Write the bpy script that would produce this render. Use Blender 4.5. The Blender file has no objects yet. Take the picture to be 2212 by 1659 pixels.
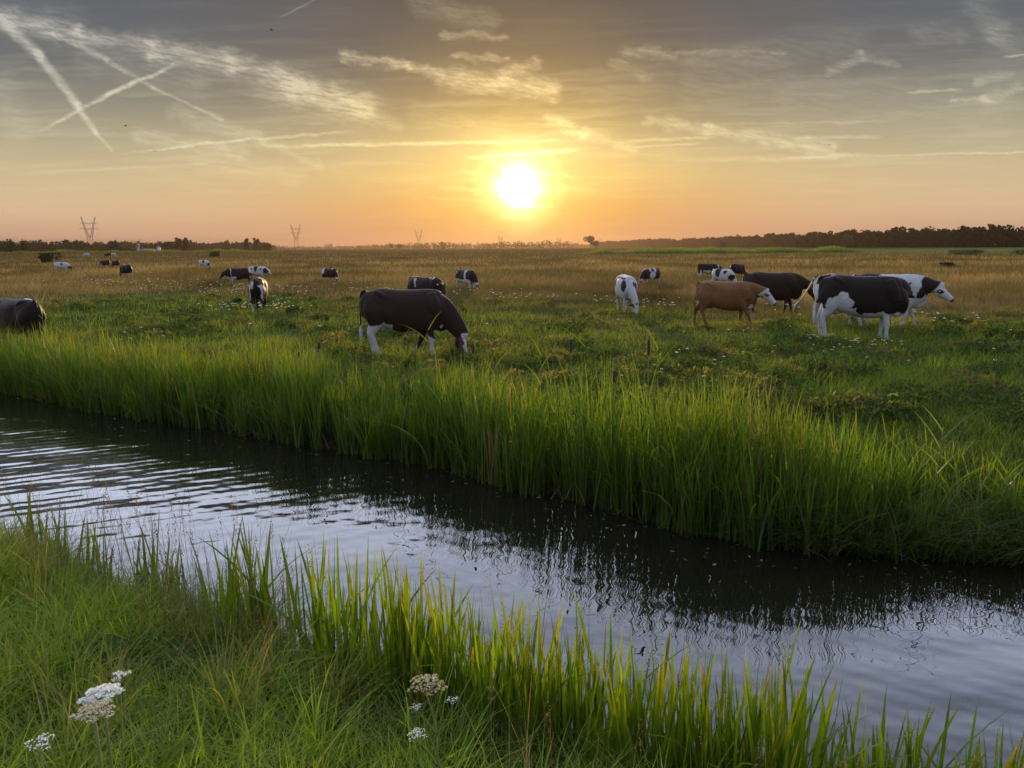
import bpy, math, random
import numpy as np
from mathutils import Vector, Matrix
rnd = random.Random(7)
rng = np.random.default_rng(11)
sc = bpy.context.scene
COL = sc.collection
PI = math.pi
# ------------------------------------------------------------------ helpers
def tag(o, label=None, cat=None, group=None, kind=None):
    if label: o['label'] = label
    if cat: o['category'] = cat
    if group: o['group'] = group
    if kind: o['kind'] = kind
    return o

def mesh_np(name, V, F, mat=None, parent=None, tint=None, smooth=False):
    """V (n,3), F (m,4) or (m,3) arrays -> one linked mesh object"""
    V = np.asarray(V, np.float32); F = np.asarray(F, np.int32)
    me = bpy.data.meshes.new(name)
    k = F.shape[1]
    me.vertices.add(len(V)); me.vertices.foreach_set('co', V.ravel())
    me.loops.add(F.size); me.loops.foreach_set('vertex_index', F.ravel())
    me.polygons.add(len(F))
    me.polygons.foreach_set('loop_start', np.arange(0, F.size, k, dtype=np.int32))
    me.polygons.foreach_set('loop_total', np.full(len(F), k, np.int32))
    if smooth: me.polygons.foreach_set('use_smooth', np.ones(len(F), bool))
    me.update(calc_edges=True)
    if tint is not None:
        t = np.ones((len(V), 4), np.float32); t[:, :3] = tint
        a = me.color_attributes.new('tint', 'FLOAT_COLOR', 'POINT')
        a.data.foreach_set('color', t.ravel())
    if mat: me.materials.append(mat)
    o = bpy.data.objects.new(name, me); COL.objects.link(o)
    if parent: o.parent = parent
    return o

def empty(name, loc, rz=0.0, s=1.0):
    o = bpy.data.objects.new(name, None); COL.objects.link(o)
    o.location = loc; o.rotation_euler = (0, 0, rz); o.scale = (s, s, s)
    o.empty_display_size = 0.1
    return o

def hash2(ix, iy, iz=0, seed=0):
    h = (ix.astype(np.int64) * 374761393 + iy.astype(np.int64) * 668265263 + np.asarray(iz, np.int64) * 2147483647 + seed * 974634777) & 0xffffffff
    h = ((h ^ (h >> 13)) * 1274126177) & 0xffffffff
    h = ((h ^ (h >> 16)) * 2246822519) & 0xffffffff
    return ((h ^ (h >> 15)) & 0xffffff) / float(0xffffff)

def vnoise(x, y, z=None, seed=0):
    """value noise -1..1"""
    x = np.asarray(x, float); y = np.asarray(y, float)
    ix = np.floor(x); iy = np.floor(y); fx = x - ix; fy = y - iy
    sx = fx*fx*(3-2*fx); sy = fy*fy*(3-2*fy)
    def lay(iz):
        a = hash2(ix, iy, iz, seed); b = hash2(ix+1, iy, iz, seed)
        c = hash2(ix, iy+1, iz, seed); d = hash2(ix+1, iy+1, iz, seed)
        return (a*(1-sx)+b*sx)*(1-sy) + (c*(1-sx)+d*sx)*sy
    if z is None: return lay(0)*2-1
    z = np.asarray(z, float); iz = np.floor(z); fz = z-iz; sz = fz*fz*(3-2*fz)
    return (lay(iz)*(1-sz) + lay(iz+1)*sz)*2-1

def fbm(x, y, z=None, oct=4, seed=0):
    s = 0; a = 0.5; k = 1.0
    for i in range(oct):
        s = s + a*vnoise(x*k, y*k, None if z is None else z*k, seed+i)
        a *= 0.5; k *= 2.03
    return s

def sstep(a, b, x):
    t = np.clip((np.asarray(x, float)-a)/(b-a), 0, 1); return t*t*(3-2*t)

# ------------------------------------------------------------------ camera
CAMZ = 2.7; FPX = 1640.0; PITCH = math.radians(10.2); ROLL = math.radians(-0.37)
cam_d = bpy.data.cameras.new('camera'); cam = bpy.data.objects.new('camera', cam_d); COL.objects.link(cam)
cam_d.sensor_width = 36.0; cam_d.lens = 36.0*FPX/2212.0; cam_d.clip_start = 0.05; cam_d.clip_end = 30000
CM = Matrix.Translation((0, 0, CAMZ)) @ Matrix.Rotation(PI/2-PITCH, 4, 'X') @ Matrix.Rotation(ROLL, 4, 'Z')
cam.matrix_world = CM; sc.camera = cam
RM = np.array(CM.to_3x3())
def ray(px, py):
    """photo pixel (2212 x 1659 grid) -> world direction"""
    d = RM @ np.array([(px-1106.0)/FPX, (829.5-py)/FPX, -1.0])
    return d/np.linalg.norm(d)
def on_plane(px, py, z=0.0):
    d = ray(px, py); t = (z-CAMZ)/d[2]
    return np.array([d[0]*t, d[1]*t, z])
def at_dist(px, y, py=540):
    """point at forward distance y under pixel column px"""
    d = ray(px, py); t = y/d[1]
    return np.array([d[0]*t, y, CAMZ+d[2]*t])

# ------------------------------------------------------------------ lie of the land
FE = np.array([on_plane(*p)[:2] for p in [(0,845),(250,893),(500,932),(700,970),(950,1012),(1150,1064),(1300,1094),(1480,1142),(1700,1180),(1900,1192),(2212,1212)]])
NE = np.array([on_plane(*p)[:2] for p in [(0,1190),(200,1262),(400,1330),(560,1400),(900,1560)]])
def ext(E, sl, sr, far=400.0):
    a = E[0] + np.array([-far, far*sl]); b = E[-1] + np.array([far, -far*sr])
    return np.vstack([a, E, b])
FEX = ext(FE, 0.6, 0.42); NEX = ext(NE, 0.6, 0.6)
def yfar(x): return np.interp(x, FEX[:, 0], FEX[:, 1])
def ynear(x): return np.interp(x, NEX[:, 0], NEX[:, 1])
def s_far(x, y): return (y-yfar(x))*0.87 + 0.10*vnoise(x*1.7, y*0+3.3, None, 5)
def s_near(x, y): return (ynear(x)-y)*0.85 + 0.08*vnoise(x*2.1, y*0+9.3, None, 6)
def green_limit(x, y):
    """distance where the grazed green gives way to tall dry grass"""
    b = np.interp(x/np.maximum(y, 1), [-0.67, -0.3, -0.1, 0.1, 0.35, 0.67], [46, 40, 30, 27, 24, 23])
    return b + 7*fbm(x*0.11, y*0.05, None, 3, 21)*1.6
def land(x, y):
    x = np.asarray(x, float); y = np.asarray(y, float)
    sf = s_far(x, y); sn = s_near(x, y)
    zb = np.interp(y, [6, 15, 22, 35, 60, 400, 6000], [0.50, 0.55, 0.42, 0.33, 0.28, 0.28, 0.28]) + 0.10*sstep(4, 9, x)*sstep(30, 15, y)
    fade = sstep(1.0, 4.0, sf)*sstep(160, 40, y)
    bump = 0.15*fbm(x*0.42, y*0.42, None, 4, 3) + 0.05*fbm(x*1.5, y*1.5, None, 2, 8)
    zf = np.interp(sf, [-1.2, -0.3, 0.0, 0.5, 1.4, 2.6], [-0.6, -0.25, 0.0, 0.22, 0.42, 1.0])
    zfar = np.where(sf < 2.6, np.where(sf < 1.4, zf, 0.42+(zb-0.42)*sstep(1.4, 2.6, sf)), zb) + fade*bump
    zn = np.interp(sn, [-1.2, -0.3, 0.0, 0.5, 1.4, 3.5, 8], [-0.6, -0.25, 0.0, 0.28, 0.55, 1.02, 1.15])
    zn = zn + sstep(0.2, 1.2, sn)*0.06*fbm(x*1.3, y*1.3, None, 3, 4)
    z = np.where(sf > -1.2, zfar, np.where(sn > -1.2, zn, -0.6))
    return np.where((sf > -1.2) & (sn > -1.2), np.maximum(zfar, zn), z)

# ------------------------------------------------------------------ materials
def nt(name):
    m = bpy.data.materials.new(name); m.use_nodes = True
    t = m.node_tree; t.nodes.clear(); return m, t
def nd(t, typ, **kw):
    n = t.nodes.new(typ)
    for k, v in kw.items(): setattr(n, k, v)
    return n
def lk(t, a, b): t.links.new(a, b)

def mat_blade(name, refl=1.0, trans=(1.5, 1.35, 0.55), tw=0.5, gloss=0.06, rough=0.35):
    """thin leaf: diffuse front, light showing through from behind, slight waxy gloss; colour from the blades' own tint"""
    m, t = nt(name)
    out = nd(t, 'ShaderNodeOutputMaterial')
    at = nd(t, 'ShaderNodeAttribute', attribute_name='tint')
    d = nd(t, 'ShaderNodeBsdfDiffuse'); tr = nd(t, 'ShaderNodeBsdfTranslucent'); g = nd(t, 'ShaderNodeBsdfGlossy')
    g.inputs['Roughness'].default_value = rough; g.inputs['Color'].default_value = (1, 1, 1, 1)
    mul = nd(t, 'ShaderNodeVectorMath', operation='MULTIPLY'); mul.inputs[1].default_value = trans
    m0 = nd(t, 'ShaderNodeVectorMath', operation='SCALE'); m0.inputs['Scale'].default_value = refl
    lk(t, at.outputs['Color'], mul.inputs[0]); lk(t, at.outputs['Color'], m0.inputs[0])
    lk(t, m0.outputs[0], d.inputs['Color']); lk(t, mul.outputs[0], tr.inputs['Color'])
    a = nd(t, 'ShaderNodeMixShader'); a.inputs[0].default_value = tw
    lk(t, d.outputs[0], a.inputs[1]); lk(t, tr.outputs[0], a.inputs[2])
    b = nd(t, 'ShaderNodeMixShader'); b.inputs[0].default_value = gloss
    lk(t, a.outputs[0], b.inputs[1]); lk(t, g.outputs[0], b.inputs[2])
    lk(t, b.outputs[0], out.inputs['Surface'])
    return m

def mat_plain(name, col, rough=0.8, noise=0.15, scale=8.0, sheen=0.0, metallic=0.0, spec=0.3, use_tint=False, bump=0.0, bscale=60):
    m, t = nt(name)
    out = nd(t, 'ShaderNodeOutputMaterial'); p = nd(t, 'ShaderNodeBsdfPrincipled')
    p.inputs['Roughness'].default_value = rough; p.inputs['Metallic'].default_value = metallic
    p.inputs['Specular IOR Level'].default_value = spec
    if sheen:
        p.inputs['Sheen Weight'].default_value = sheen; p.inputs['Sheen Roughness'].default_value = 0.35
        p.inputs['Sheen Tint'].default_value = (1, .68, .40, 1)
    tc = nd(t, 'ShaderNodeTexCoord'); n = nd(t, 'ShaderNodeTexNoise'); n.inputs['Scale'].default_value = scale; n.inputs['Detail'].default_value = 3
    lk(t, tc.outputs['Object'], n.inputs['Vector'])
    mr = nd(t, 'ShaderNodeMapRange'); mr.inputs['To Min'].default_value = 1-noise; mr.inputs['To Max'].default_value = 1+noise
    lk(t, n.outputs['Fac'], mr.inputs['Value'])
    sc_ = nd(t, 'ShaderNodeVectorMath', operation='SCALE')
    if use_tint:
        at = nd(t, 'ShaderNodeAttribute', attribute_name='tint'); lk(t, at.outputs['Color'], sc_.inputs[0])
    else: sc_.inputs[0].default_value = col
    lk(t, mr.outputs[0], sc_.inputs['Scale']); lk(t, sc_.outputs[0], p.inputs['Base Color'])
    if bump:
        n2 = nd(t, 'ShaderNodeTexNoise'); n2.inputs['Scale'].default_value = bscale; n2.inputs['Detail'].default_value = 2
        lk(t, tc.outputs['Object'], n2.inputs['Vector'])
        b = nd(t, 'ShaderNodeBump'); b.inputs['Strength'].default_value = bump; b.inputs['Distance'].default_value = 0.01
        lk(t, n2.outputs['Fac'], b.inputs['Height']); lk(t, b.outputs[0], p.inputs['Normal'])
    lk(t, p.outputs[0], out.inputs['Surface'])
    return m
# ------------------------------------------------------------------ sky and sun
SUN_DIR = Vector(ray(1121, 404)); SUN_EL = math.asin(SUN_DIR.z); SUN_AZ = math.atan2(SUN_DIR.x, SUN_DIR.y)
def build_world():
    w = bpy.data.worlds.new('World'); sc.world = w; w.use_nodes = True
    t = w.node_tree; t.nodes.clear()
    out = nd(t, 'ShaderNodeOutputWorld')
    tc = nd(t, 'ShaderNodeTexCoord')
    D = tc.outputs['Generated']
    def M(op, a, b=None, clamp=False, c=None):
        n = nd(t, 'ShaderNodeMath', operation=op); n.use_clamp = clamp
        for i, v in enumerate((a, b, c)):
            if v is None: continue
            if isinstance(v, (int, float)): n.inputs[i].default_value = v
            else: lk(t, v, n.inputs[i])
        return n.outputs[0]
    def VM(op, a, b=None, scale=None):
        n = nd(t, 'ShaderNodeVectorMath', operation=op)
        for i, v in enumerate((a, b)):
            if v is None: continue
            if isinstance(v, (tuple, list)): n.inputs[i].default_value = v
            else: lk(t, v, n.inputs[i])
        if scale is not None:
            if isinstance(scale, (int, float)): n.inputs['Scale'].default_value = scale
            else: lk(t, scale, n.inputs['Scale'])
        return n.outputs['Value'] if op in ('DOT_PRODUCT', 'LENGTH') else n.outputs['Vector']
    def MR(v, a, b, c, d, smooth=False):
        n = nd(t, 'ShaderNodeMapRange'); n.interpolation_type = 'SMOOTHSTEP' if smooth else 'LINEAR'
        lk(t, v, n.inputs[0])
        for i, x in enumerate((a, b, c, d)): n.inputs[i+1].default_value = x
        return n.outputs[0]
    def ramp(v, stops):
        n = nd(t, 'ShaderNodeValToRGB'); cr = n.color_ramp
        while len(cr.elements) < len(stops): cr.elements.new(0.5)
        for e, (p, c) in zip(cr.elements, stops): e.position = p; e.color = (*c, 1)
        lk(t, v, n.inputs[0]); return n.outputs['Color']
    def mix(f, a, b, blend='MIX'):
        n = nd(t, 'ShaderNodeMix', data_type='RGBA', blend_type=blend)
        if isinstance(f, (int, float)): n.inputs[0].default_value = f
        else: lk(t, f, n.inputs[0])
        for s, v in ((n.inputs[6], a), (n.inputs[7], b)):
            if isinstance(v, tuple): s.default_value = (*v, 1)
            else: lk(t, v, s)
        return n.outputs[2]
    sep = nd(t, 'ShaderNodeSeparateXYZ'); lk(t, D, sep.inputs[0])
    X, Y, Z = sep.outputs
    el = M('MULTIPLY', M('ARCSINE', Z), 180/PI)
    e01 = M('DIVIDE', el, 90.0)
    def E(d): return d/90.0
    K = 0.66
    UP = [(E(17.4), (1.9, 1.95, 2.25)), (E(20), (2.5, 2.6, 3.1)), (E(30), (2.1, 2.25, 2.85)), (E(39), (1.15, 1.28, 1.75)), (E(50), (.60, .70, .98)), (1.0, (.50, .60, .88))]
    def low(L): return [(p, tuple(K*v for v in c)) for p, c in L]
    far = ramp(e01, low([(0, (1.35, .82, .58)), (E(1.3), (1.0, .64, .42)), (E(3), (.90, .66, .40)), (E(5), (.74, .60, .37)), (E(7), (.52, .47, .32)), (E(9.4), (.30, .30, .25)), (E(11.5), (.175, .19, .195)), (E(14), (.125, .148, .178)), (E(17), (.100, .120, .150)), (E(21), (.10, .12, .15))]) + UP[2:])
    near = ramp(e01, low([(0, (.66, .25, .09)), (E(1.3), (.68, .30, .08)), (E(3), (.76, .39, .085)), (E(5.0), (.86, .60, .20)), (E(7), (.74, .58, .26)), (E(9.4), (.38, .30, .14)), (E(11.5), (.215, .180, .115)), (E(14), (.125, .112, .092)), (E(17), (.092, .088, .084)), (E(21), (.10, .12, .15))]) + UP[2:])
    sd = tuple(SUN_DIR)
    th = M('MULTIPLY', M('ARCCOSINE', M('MINIMUM', VM('DOT_PRODUCT', D, sd), 1.0)), 180/PI)
    # horizontal angle from the sun's bearing: wide warm sector
    hx = M('DIVIDE', X, M('MAXIMUM', M('SQRT', M('ADD', M('MULTIPLY', X, X), M('MULTIPLY', Y, Y))), 0.001))
    az = M('MULTIPLY', M('ARCSINE', M('SUBTRACT', hx, 0.01)), 180/PI)
    azw = M('EXPONENT', M('MULTIPLY', M('MULTIPLY', az, az), -1/(17.0*17.0)))
    azw = M('MULTIPLY', azw, MR(Y, 0.0, 0.3, 0, 1))
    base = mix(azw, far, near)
    # added bright sky above the view, fills the foreground and the water reflections
    vv = M('DIVIDE', Z, M('MAXIMUM', Y, 0.2))
    ev = M('MULTIPLY', M('ARCTANGENT', vv), 180/PI)
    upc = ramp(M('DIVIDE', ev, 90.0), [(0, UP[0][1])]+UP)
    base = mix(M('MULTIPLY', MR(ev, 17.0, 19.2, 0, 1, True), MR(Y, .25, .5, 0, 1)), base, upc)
    # behind the camera the low sky is a cool dusk blue
    backf = MR(Y, -0.25, 0.35, 1, 0, True)
    back = ramp(e01, [(0, (.52, .50, .60)), (E(10), (.56, .60, .74)), (E(40), (.54, .62, .86)), (1.0, (.50, .60, .88))])
    base = mix(backf, base, back)
    ns = nd(t, 'ShaderNodeTexSky', sky_type='NISHITA'); ns.sun_disc = False
    ns.sun_elevation = SUN_EL; ns.sun_rotation = SUN_AZ; ns.air_density = 1.3; ns.dust_density = 3.0
    nsc = VM('SCALE', ns.outputs[0], None, 0.02)
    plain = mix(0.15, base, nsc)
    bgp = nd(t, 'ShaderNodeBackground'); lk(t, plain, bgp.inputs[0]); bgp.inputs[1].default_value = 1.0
    # ---- clouded window of sky towards the sun
    Yc = M('MAXIMUM', Y, 0.05)
    u = M('DIVIDE', X, Yc); v = M('DIVIDE', Z, Yc)
    cb = nd(t, 'ShaderNodeCombineXYZ'); lk(t, u, cb.inputs[0]); lk(t, v, cb.inputs[1]); P0 = cb.outputs[0]
    def noise(vec, scale, detail, rough=0.5, sx=1, sy=1, rot=0.0, loc=(0, 0, 0), col=False):
        if rot:
            m0 = nd(t, 'ShaderNodeMapping'); lk(t, vec, m0.inputs[0]); m0.inputs['Rotation'].default_value = (0, 0, rot); vec = m0.outputs[0]
        mp = nd(t, 'ShaderNodeMapping'); lk(t, vec, mp.inputs[0])
        mp.inputs['Scale'].default_value = (sx, sy, 1); mp.inputs['Location'].default_value = loc
        n = nd(t, 'ShaderNodeTexNoise'); n.noise_dimensions = '2D'
        n.inputs['Scale'].default_value = scale; n.inputs['Detail'].default_value = detail; n.inputs['Roughness'].default_value = rough
        lk(t, mp.outputs[0], n.inputs['Vector']); return n.outputs['Color' if col else 'Fac']
    wob = noise(P0, 34, 3, 0.6, 1, 1.6, col=True)
    P = VM('ADD', P0, VM('SCALE', VM('SUBTRACT', wob, (0.5, 0.5, 0.5)), None, 0.020))
    Pt = VM('ADD', P0, VM('SCALE', VM('SUBTRACT', wob, (0.5, 0.5, 0.5)), None, 0.006))
    fib = noise(P0, 30, 5, 0.62, 1.0, 6.0, 0.16)          # feathered streaks
    fib2 = noise(P0, 90, 3, 0.65, 1.0, 4.0, 0.45)
    fibc = M('MULTIPLY', MR(fib, 0.32, 0.66, 0.30, 1.0), MR(fib2, 0.3, 0.7, 0.7, 1.1))
    def uv(px, py):
        d = ray(px, py); return (d[0]/d[1], d[2]/d[1])
    def streak(C, x0, y0, x1, y1, w, a):
        """C carries (u, v, sum so far): a chain, so that the shader needs little stack"""
        A = uv(x0, y0); B = uv(x1, y1); w = w/FPX
        ab = (B[0]-A[0], B[1]-A[1]); L2 = ab[0]**2+ab[1]**2
        r = VM('MULTIPLY', VM('SUBTRACT', C, (A[0], A[1], 0)), (1, 1, 0))
        tt = M('MULTIPLY', VM('DOT_PRODUCT', r, (ab[0]/L2, ab[1]/L2, 0)), 1.0, True)
        q = VM('SUBTRACT', r, VM('SCALE', (ab[0], ab[1], 0), None, tt))
        if a < 0:      # faded ends
            a = -a; am = M('MINIMUM', M('MULTIPLY', M('MULTIPLY', tt, M('SUBTRACT', 1.0, tt)), 6*a), a)
            val = MR(VM('LENGTH', q), 0.0, w, 0.0, 0.0, True); lk(t, am, val.node.inputs[3])
        else: val = MR(VM('LENGTH', q), 0.0, w, a, 0.0, True)
        n = nd(t, 'ShaderNodeVectorMath', operation='MULTIPLY_ADD'); n.inputs[1].default_value = (0, 0, 1)
        lk(t, val, n.inputs[0]); lk(t, C, n.inputs[2]); return n.outputs['Vector']
    soft = [  # (x0,y0,x1,y1,width,strength) feathered cirrus, photo grid
        (-20,30,170,78,30,.75),(170,76,330,98,26,.8),(330,108,500,135,34,.85),(500,135,640,182,34,.9),(640,185,790,232,38,.85),
        (600,200,780,238,60,.35),(200,120,420,175,60,.28),(0,30,150,60,60,.3),(640,180,800,240,70,.3),(330,95,640,190,60,.25),(1700,230,2150,240,60,.14),(1300,190,1700,170,60,.12),(900,250,1080,280,40,.2),
        (0,190,40,270,60,.28),(380,245,560,300,26,.5),(560,300,690,360,16,.35),
        (300,292,520,328,24,.5),(430,350,640,385,34,.28),(740,120,880,142,16,1.0),(880,142,955,162,16,.9),(955,168,1190,194,34,1.0),(1090,160,1155,140,22,.7),
        (985,124,1100,128,12,.6),(955,76,1090,80,12,.55),(900,8,1060,45,34,.3),(780,240,860,272,20,.3),
        (1350,112,1450,118,18,.5),(1330,138,1400,160,18,.35),(1795,152,1860,124,16,.5),(1860,124,1935,136,12,.4),
        (1400,258,1530,280,18,.7),(1530,280,1800,324,22,.75),(1185,258,1260,290,22,.7),(1260,290,1370,322,16,.5),
        (2060,212,2130,214,10,.6),(2125,216,2200,190,18,.5),(2110,172,2180,160,16,.45),(2110,15,2160,80,44,.3),(2150,80,2212,100,40,.25),(1985,70,2070,76,34,.25),
        (1690,115,1450,113,10,.3),(1850,90,1500,130,50,.16),(1500,200,2000,180,50,.12)]
    thin = [(0,42,85,120,18,1.0),(85,120,168,228,15,1.0),(165,225,205,285,10,.9),(205,285,240,324,7,.55),
        (115,72,230,130,9,.6),(230,130,330,190,8,.5),(330,190,480,258,6,.6),
        (80,286,300,172,6,-.8),(200,217,392,135,7,-.95),
        (280,330,565,298,5,-.6),(480,308,770,282,5,-.6),
        (560,318,1260,303,6,-.75),(1000,341,1260,323,6,-1.1),(1060,345,1100,368,10,.6),
        (60,374,470,353,6,-.3),(1335,305,1555,296,5,-.5),(1355,321,1525,307,4,-.4),(1700,298,1915,295,6,-.45),(1610,349,1880,331,6,-.4),(1500,268,1960,262,4,-.25),(1420,345,2100,338,10,-.2),
        (1850,337,2600,319,3,-.6),(1955,199,2080,194,5,-.7),(600,38,700,-10,3,-.35),(2160,124,2240,116,4,-.8),
        (950,404,1045,412,8,.30),(1205,404,1282,410,8,.30),(930,428,1090,437,7,.28),(1100,440,1190,446,8,.4),(1000,372,1070,385,7,.3),(1180,372,1240,382,6,.3)]
    def addup(lst, vec, lo, hi):
        C = VM('MULTIPLY', vec, (1, 1, 0))
        for a in lst:
            if min(a[0], a[2])-a[4]-25 < hi and max(a[0], a[2])+a[4]+25 > lo: C = streak(C, *a)
        sp = nd(t, 'ShaderNodeSeparateXYZ'); lk(t, C, sp.inputs[0]); return sp.outputs[2]
    def window(lo, hi):
        S1 = M('MULTIPLY', addup(soft, P, lo, hi), fibc)
        S2 = M('MULTIPLY', addup(thin, Pt, lo, hi), M('MULTIPLY', MR(fib2, 0.25, 0.75, 0.55, 1.25), MR(fib, .3, .62, .6, 1.05)))
        # thin veil bands low in the sky
        veil = noise(Pt, 7, 4, 0.6, 0.8, 11, -0.03, (3, 1, 0))
        veil = M('MULTIPLY', MR(veil, 0.48, 0.72, 0, 1), MR(el, 1.0, 7.0, 0.22, 0.55))
        veil = M('MULTIPLY', veil, MR(el, 9, 15, 1.0, 0.25))
        cl = M('MINIMUM', M('ADD', M('ADD', S1, S2), M('MULTIPLY', veil, 0.40)), 1.25)
        cl = M('MULTIPLY', cl, MR(el, 17, 22, 1, 0))
        ccol = ramp(M('DIVIDE', th, 40.0), [(0, (.85, .62, .28)), (.12, (.50, .37, .17)), (.25, (.30, .25, .13)), (.5, (.22, .195, .14)), (1.0, (.20, .19, .16))])
        add = VM('SCALE', ccol, None, M('MULTIPLY', cl, MR(el, 0.5, 6, 0.35, 1.0)))
        # sun through the haze: burnt-out core, bright ring, soft aureole; flattened a little by the cloud bands
        dv = M('SUBTRACT', el, math.degrees(SUN_EL)); 
        lob = noise(P0, 26, 2, 0.5, 1.0, 3.5, 0.0)
        thn = M('ADD', th, M('MULTIPLY', M('SUBTRACT', lob, 0.5), 0.9))
        glow = ramp(M('DIVIDE', thn, 14.0), [(0, (6, 5.5, 4.5)), (.036, (3.2, 2.7, 1.9)), (.085, (1.7, 1.35, .85)), (.125, (.95, .72, .34)), (.175, (.58, .42, .13)), (.26, (.27, .18, .04)), (.42, (.12, .08, .014)), (.65, (.04, .025, .004)), (1.0, (0, 0, 0))])
        tot = VM('ADD', VM('ADD', plain, add), glow)
        bgc = nd(t, 'ShaderNodeBackground'); lk(t, tot, bgc.inputs[0]); bgc.inputs[1].default_value = 1.0
        return bgc.outputs[0]
    edges = [380, 760, 1230, 1560]
    lohi = list(zip([-9999]+edges, edges+[9999]))
    sh = window(*lohi[0])
    for e, lh in zip(edges, lohi[1:]):
        g = M('GREATER_THAN', u, uv(e, 250)[0])
        mx = nd(t, 'ShaderNodeMixShader'); lk(t, g, mx.inputs[0]); lk(t, sh, mx.inputs[1]); lk(t, window(*lh), mx.inputs[2]); sh = mx.outputs[0]
    inwin = M('MULTIPLY', M('GREATER_THAN', Y, 0.55), M('LESS_THAN', Z, 0.38))
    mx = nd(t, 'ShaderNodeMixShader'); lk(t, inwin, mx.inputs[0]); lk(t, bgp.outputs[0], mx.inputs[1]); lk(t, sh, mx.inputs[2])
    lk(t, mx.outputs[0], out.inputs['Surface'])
    w.cycles.sampling_method = 'NONE'
build_world()
sun_d = bpy.data.lights.new('sun', 'SUN'); sun = bpy.data.objects.new('sun', sun_d); COL.objects.link(sun)
sun_d.energy = 4.2; sun_d.color = (1.0, 0.69, 0.36); sun_d.angle = math.radians(0.6)
sun.rotation_euler = (-SUN_DIR).to_track_quat('-Z', 'Y').to_euler()
sc.view_settings.view_transform = 'Standard'; sc.view_settings.look = 'None'
sc.view_settings.exposure = 0.6; sc.view_settings.gamma = 1.0
sc.cycles.max_bounces = 6; sc.cycles.diffuse_bounces = 3; sc.cycles.glossy_bounces = 3; sc.cycles.transmission_bounces = 4; sc.cycles.volume_bounces = 0
sc.cycles.use_denoising = True
sc.cycles.caustics_reflective = False; sc.cycles.caustics_refractive = False
# ------------------------------------------------------------------ ground sheet, ditch water
def mat_ground():
    m, t = nt('meadow_ground')
    out = nd(t, 'ShaderNodeOutputMaterial'); p = nd(t, 'ShaderNodeBsdfPrincipled')
    p.inputs['Roughness'].default_value = 1.0; p.inputs['Specular IOR Level'].default_value = 0.0
    at = nd(t, 'ShaderNodeAttribute', attribute_name='tint')
    tc = nd(t, 'ShaderNodeTexCoord')
    n = nd(t, 'ShaderNodeTexNoise'); n.inputs['Scale'].default_value = 3.0; n.inputs['Detail'].default_value = 6; n.inputs['Roughness'].default_value = .7
    lk(t, tc.outputs['Object'], n.inputs['Vector'])
    mr = nd(t, 'ShaderNodeMapRange'); mr.inputs['From Min'].default_value = .3; mr.inputs['From Max'].default_value = .7
    mr.inputs['To Min'].default_value = .55; mr.inputs['To Max'].default_value = 1.35
    lk(t, n.outputs['Fac'], mr.inputs[0])
    s = nd(t, 'ShaderNodeVectorMath', operation='SCALE'); lk(t, at.outputs['Color'], s.inputs[0]); lk(t, mr.outputs[0], s.inputs['Scale'])
    lk(t, s.outputs[0], p.inputs['Base Color'])
    n2 = nd(t, 'ShaderNodeTexNoise'); n2.inputs['Scale'].default_value = 9.0; n2.inputs['Detail'].default_value = 5
    lk(t, tc.outputs['Object'], n2.inputs['Vector'])
    b = nd(t, 'ShaderNodeBump'); b.inputs['Strength'].default_value = 0.6; b.inputs['Distance'].default_value = 0.12
    lk(t, n2.outputs['Fac'], b.inputs['Height']); lk(t, b.outputs[0], p.inputs['Normal'])
    lk(t, p.outputs[0], out.inputs['Surface']); return m
def axis(lo, a, b, hi, step, g=1.13):
    mid = list(np.arange(a, b+step/2, step)); s = step; x = mid[-1]; up = []
    while x < hi: s *= g; x += s; up.append(min(x, hi))
    s = step; x = mid[0]; dn = []
    while x > lo: s *= g; x -= s; dn.append(max(x, lo))
    return np.array(dn[::-1]+mid+up)
def build_ground():
    xs = axis(-3600, -16, 16, 3600, 0.13, 1.10); ys = axis(-60, 0, 26, 5200, 0.13, 1.045)
    Xg, Yg = np.meshgrid(xs, ys); Zg = land(Xg, Yg)
    nx, ny = len(xs), len(ys)
    i = np.arange(nx*ny).reshape(ny, nx)
    F = np.stack([i[:-1, :-1], i[:-1, 1:], i[1:, 1:], i[1:, :-1]], -1).reshape(-1, 4)
    x = Xg.ravel(); y = Yg.ravel()
    sf = s_far(x, y); sn = s_near(x, y)
    g = sstep(3, -3, (y-green_limit(x, y)))
    green = np.array([.040, .060, .016]); brown = np.array([.075, .062, .026]); mud = np.array([.020, .016, .010]); field = np.array([.10, .115, .035])
    c = g[:, None]*green+(1-g[:, None])*brown
    far = sstep(150, 230, y)*sstep(0.08, 0.35, x/np.maximum(y, 1) + 0.05*vnoise(x*0.01, y*0.02))
    c = c*(1-far[:, None])+field*far[:, None]
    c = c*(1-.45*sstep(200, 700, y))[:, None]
    c = c*(1+0.3*fbm(x*0.02, y*0.08, None, 3, 31))[:, None]
    bank = np.clip(sstep(0.6, 0.2, np.where(sf > -1.5, sf, 9)) + sstep(0.35, 0.05, np.where(sn > -1.5, sn, 9)), 0, 1)
    inw = ((sf < 0) & (sn < 0)).astype(float); bank = np.maximum(bank, inw)
    c = c*(1-bank[:, None])+mud*bank[:, None]
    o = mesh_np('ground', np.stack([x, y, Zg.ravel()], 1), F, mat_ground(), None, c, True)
    tag(o, kind='structure', label='flat polder meadow, green near the ditch and dry brown beyond')
build_ground()

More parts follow.
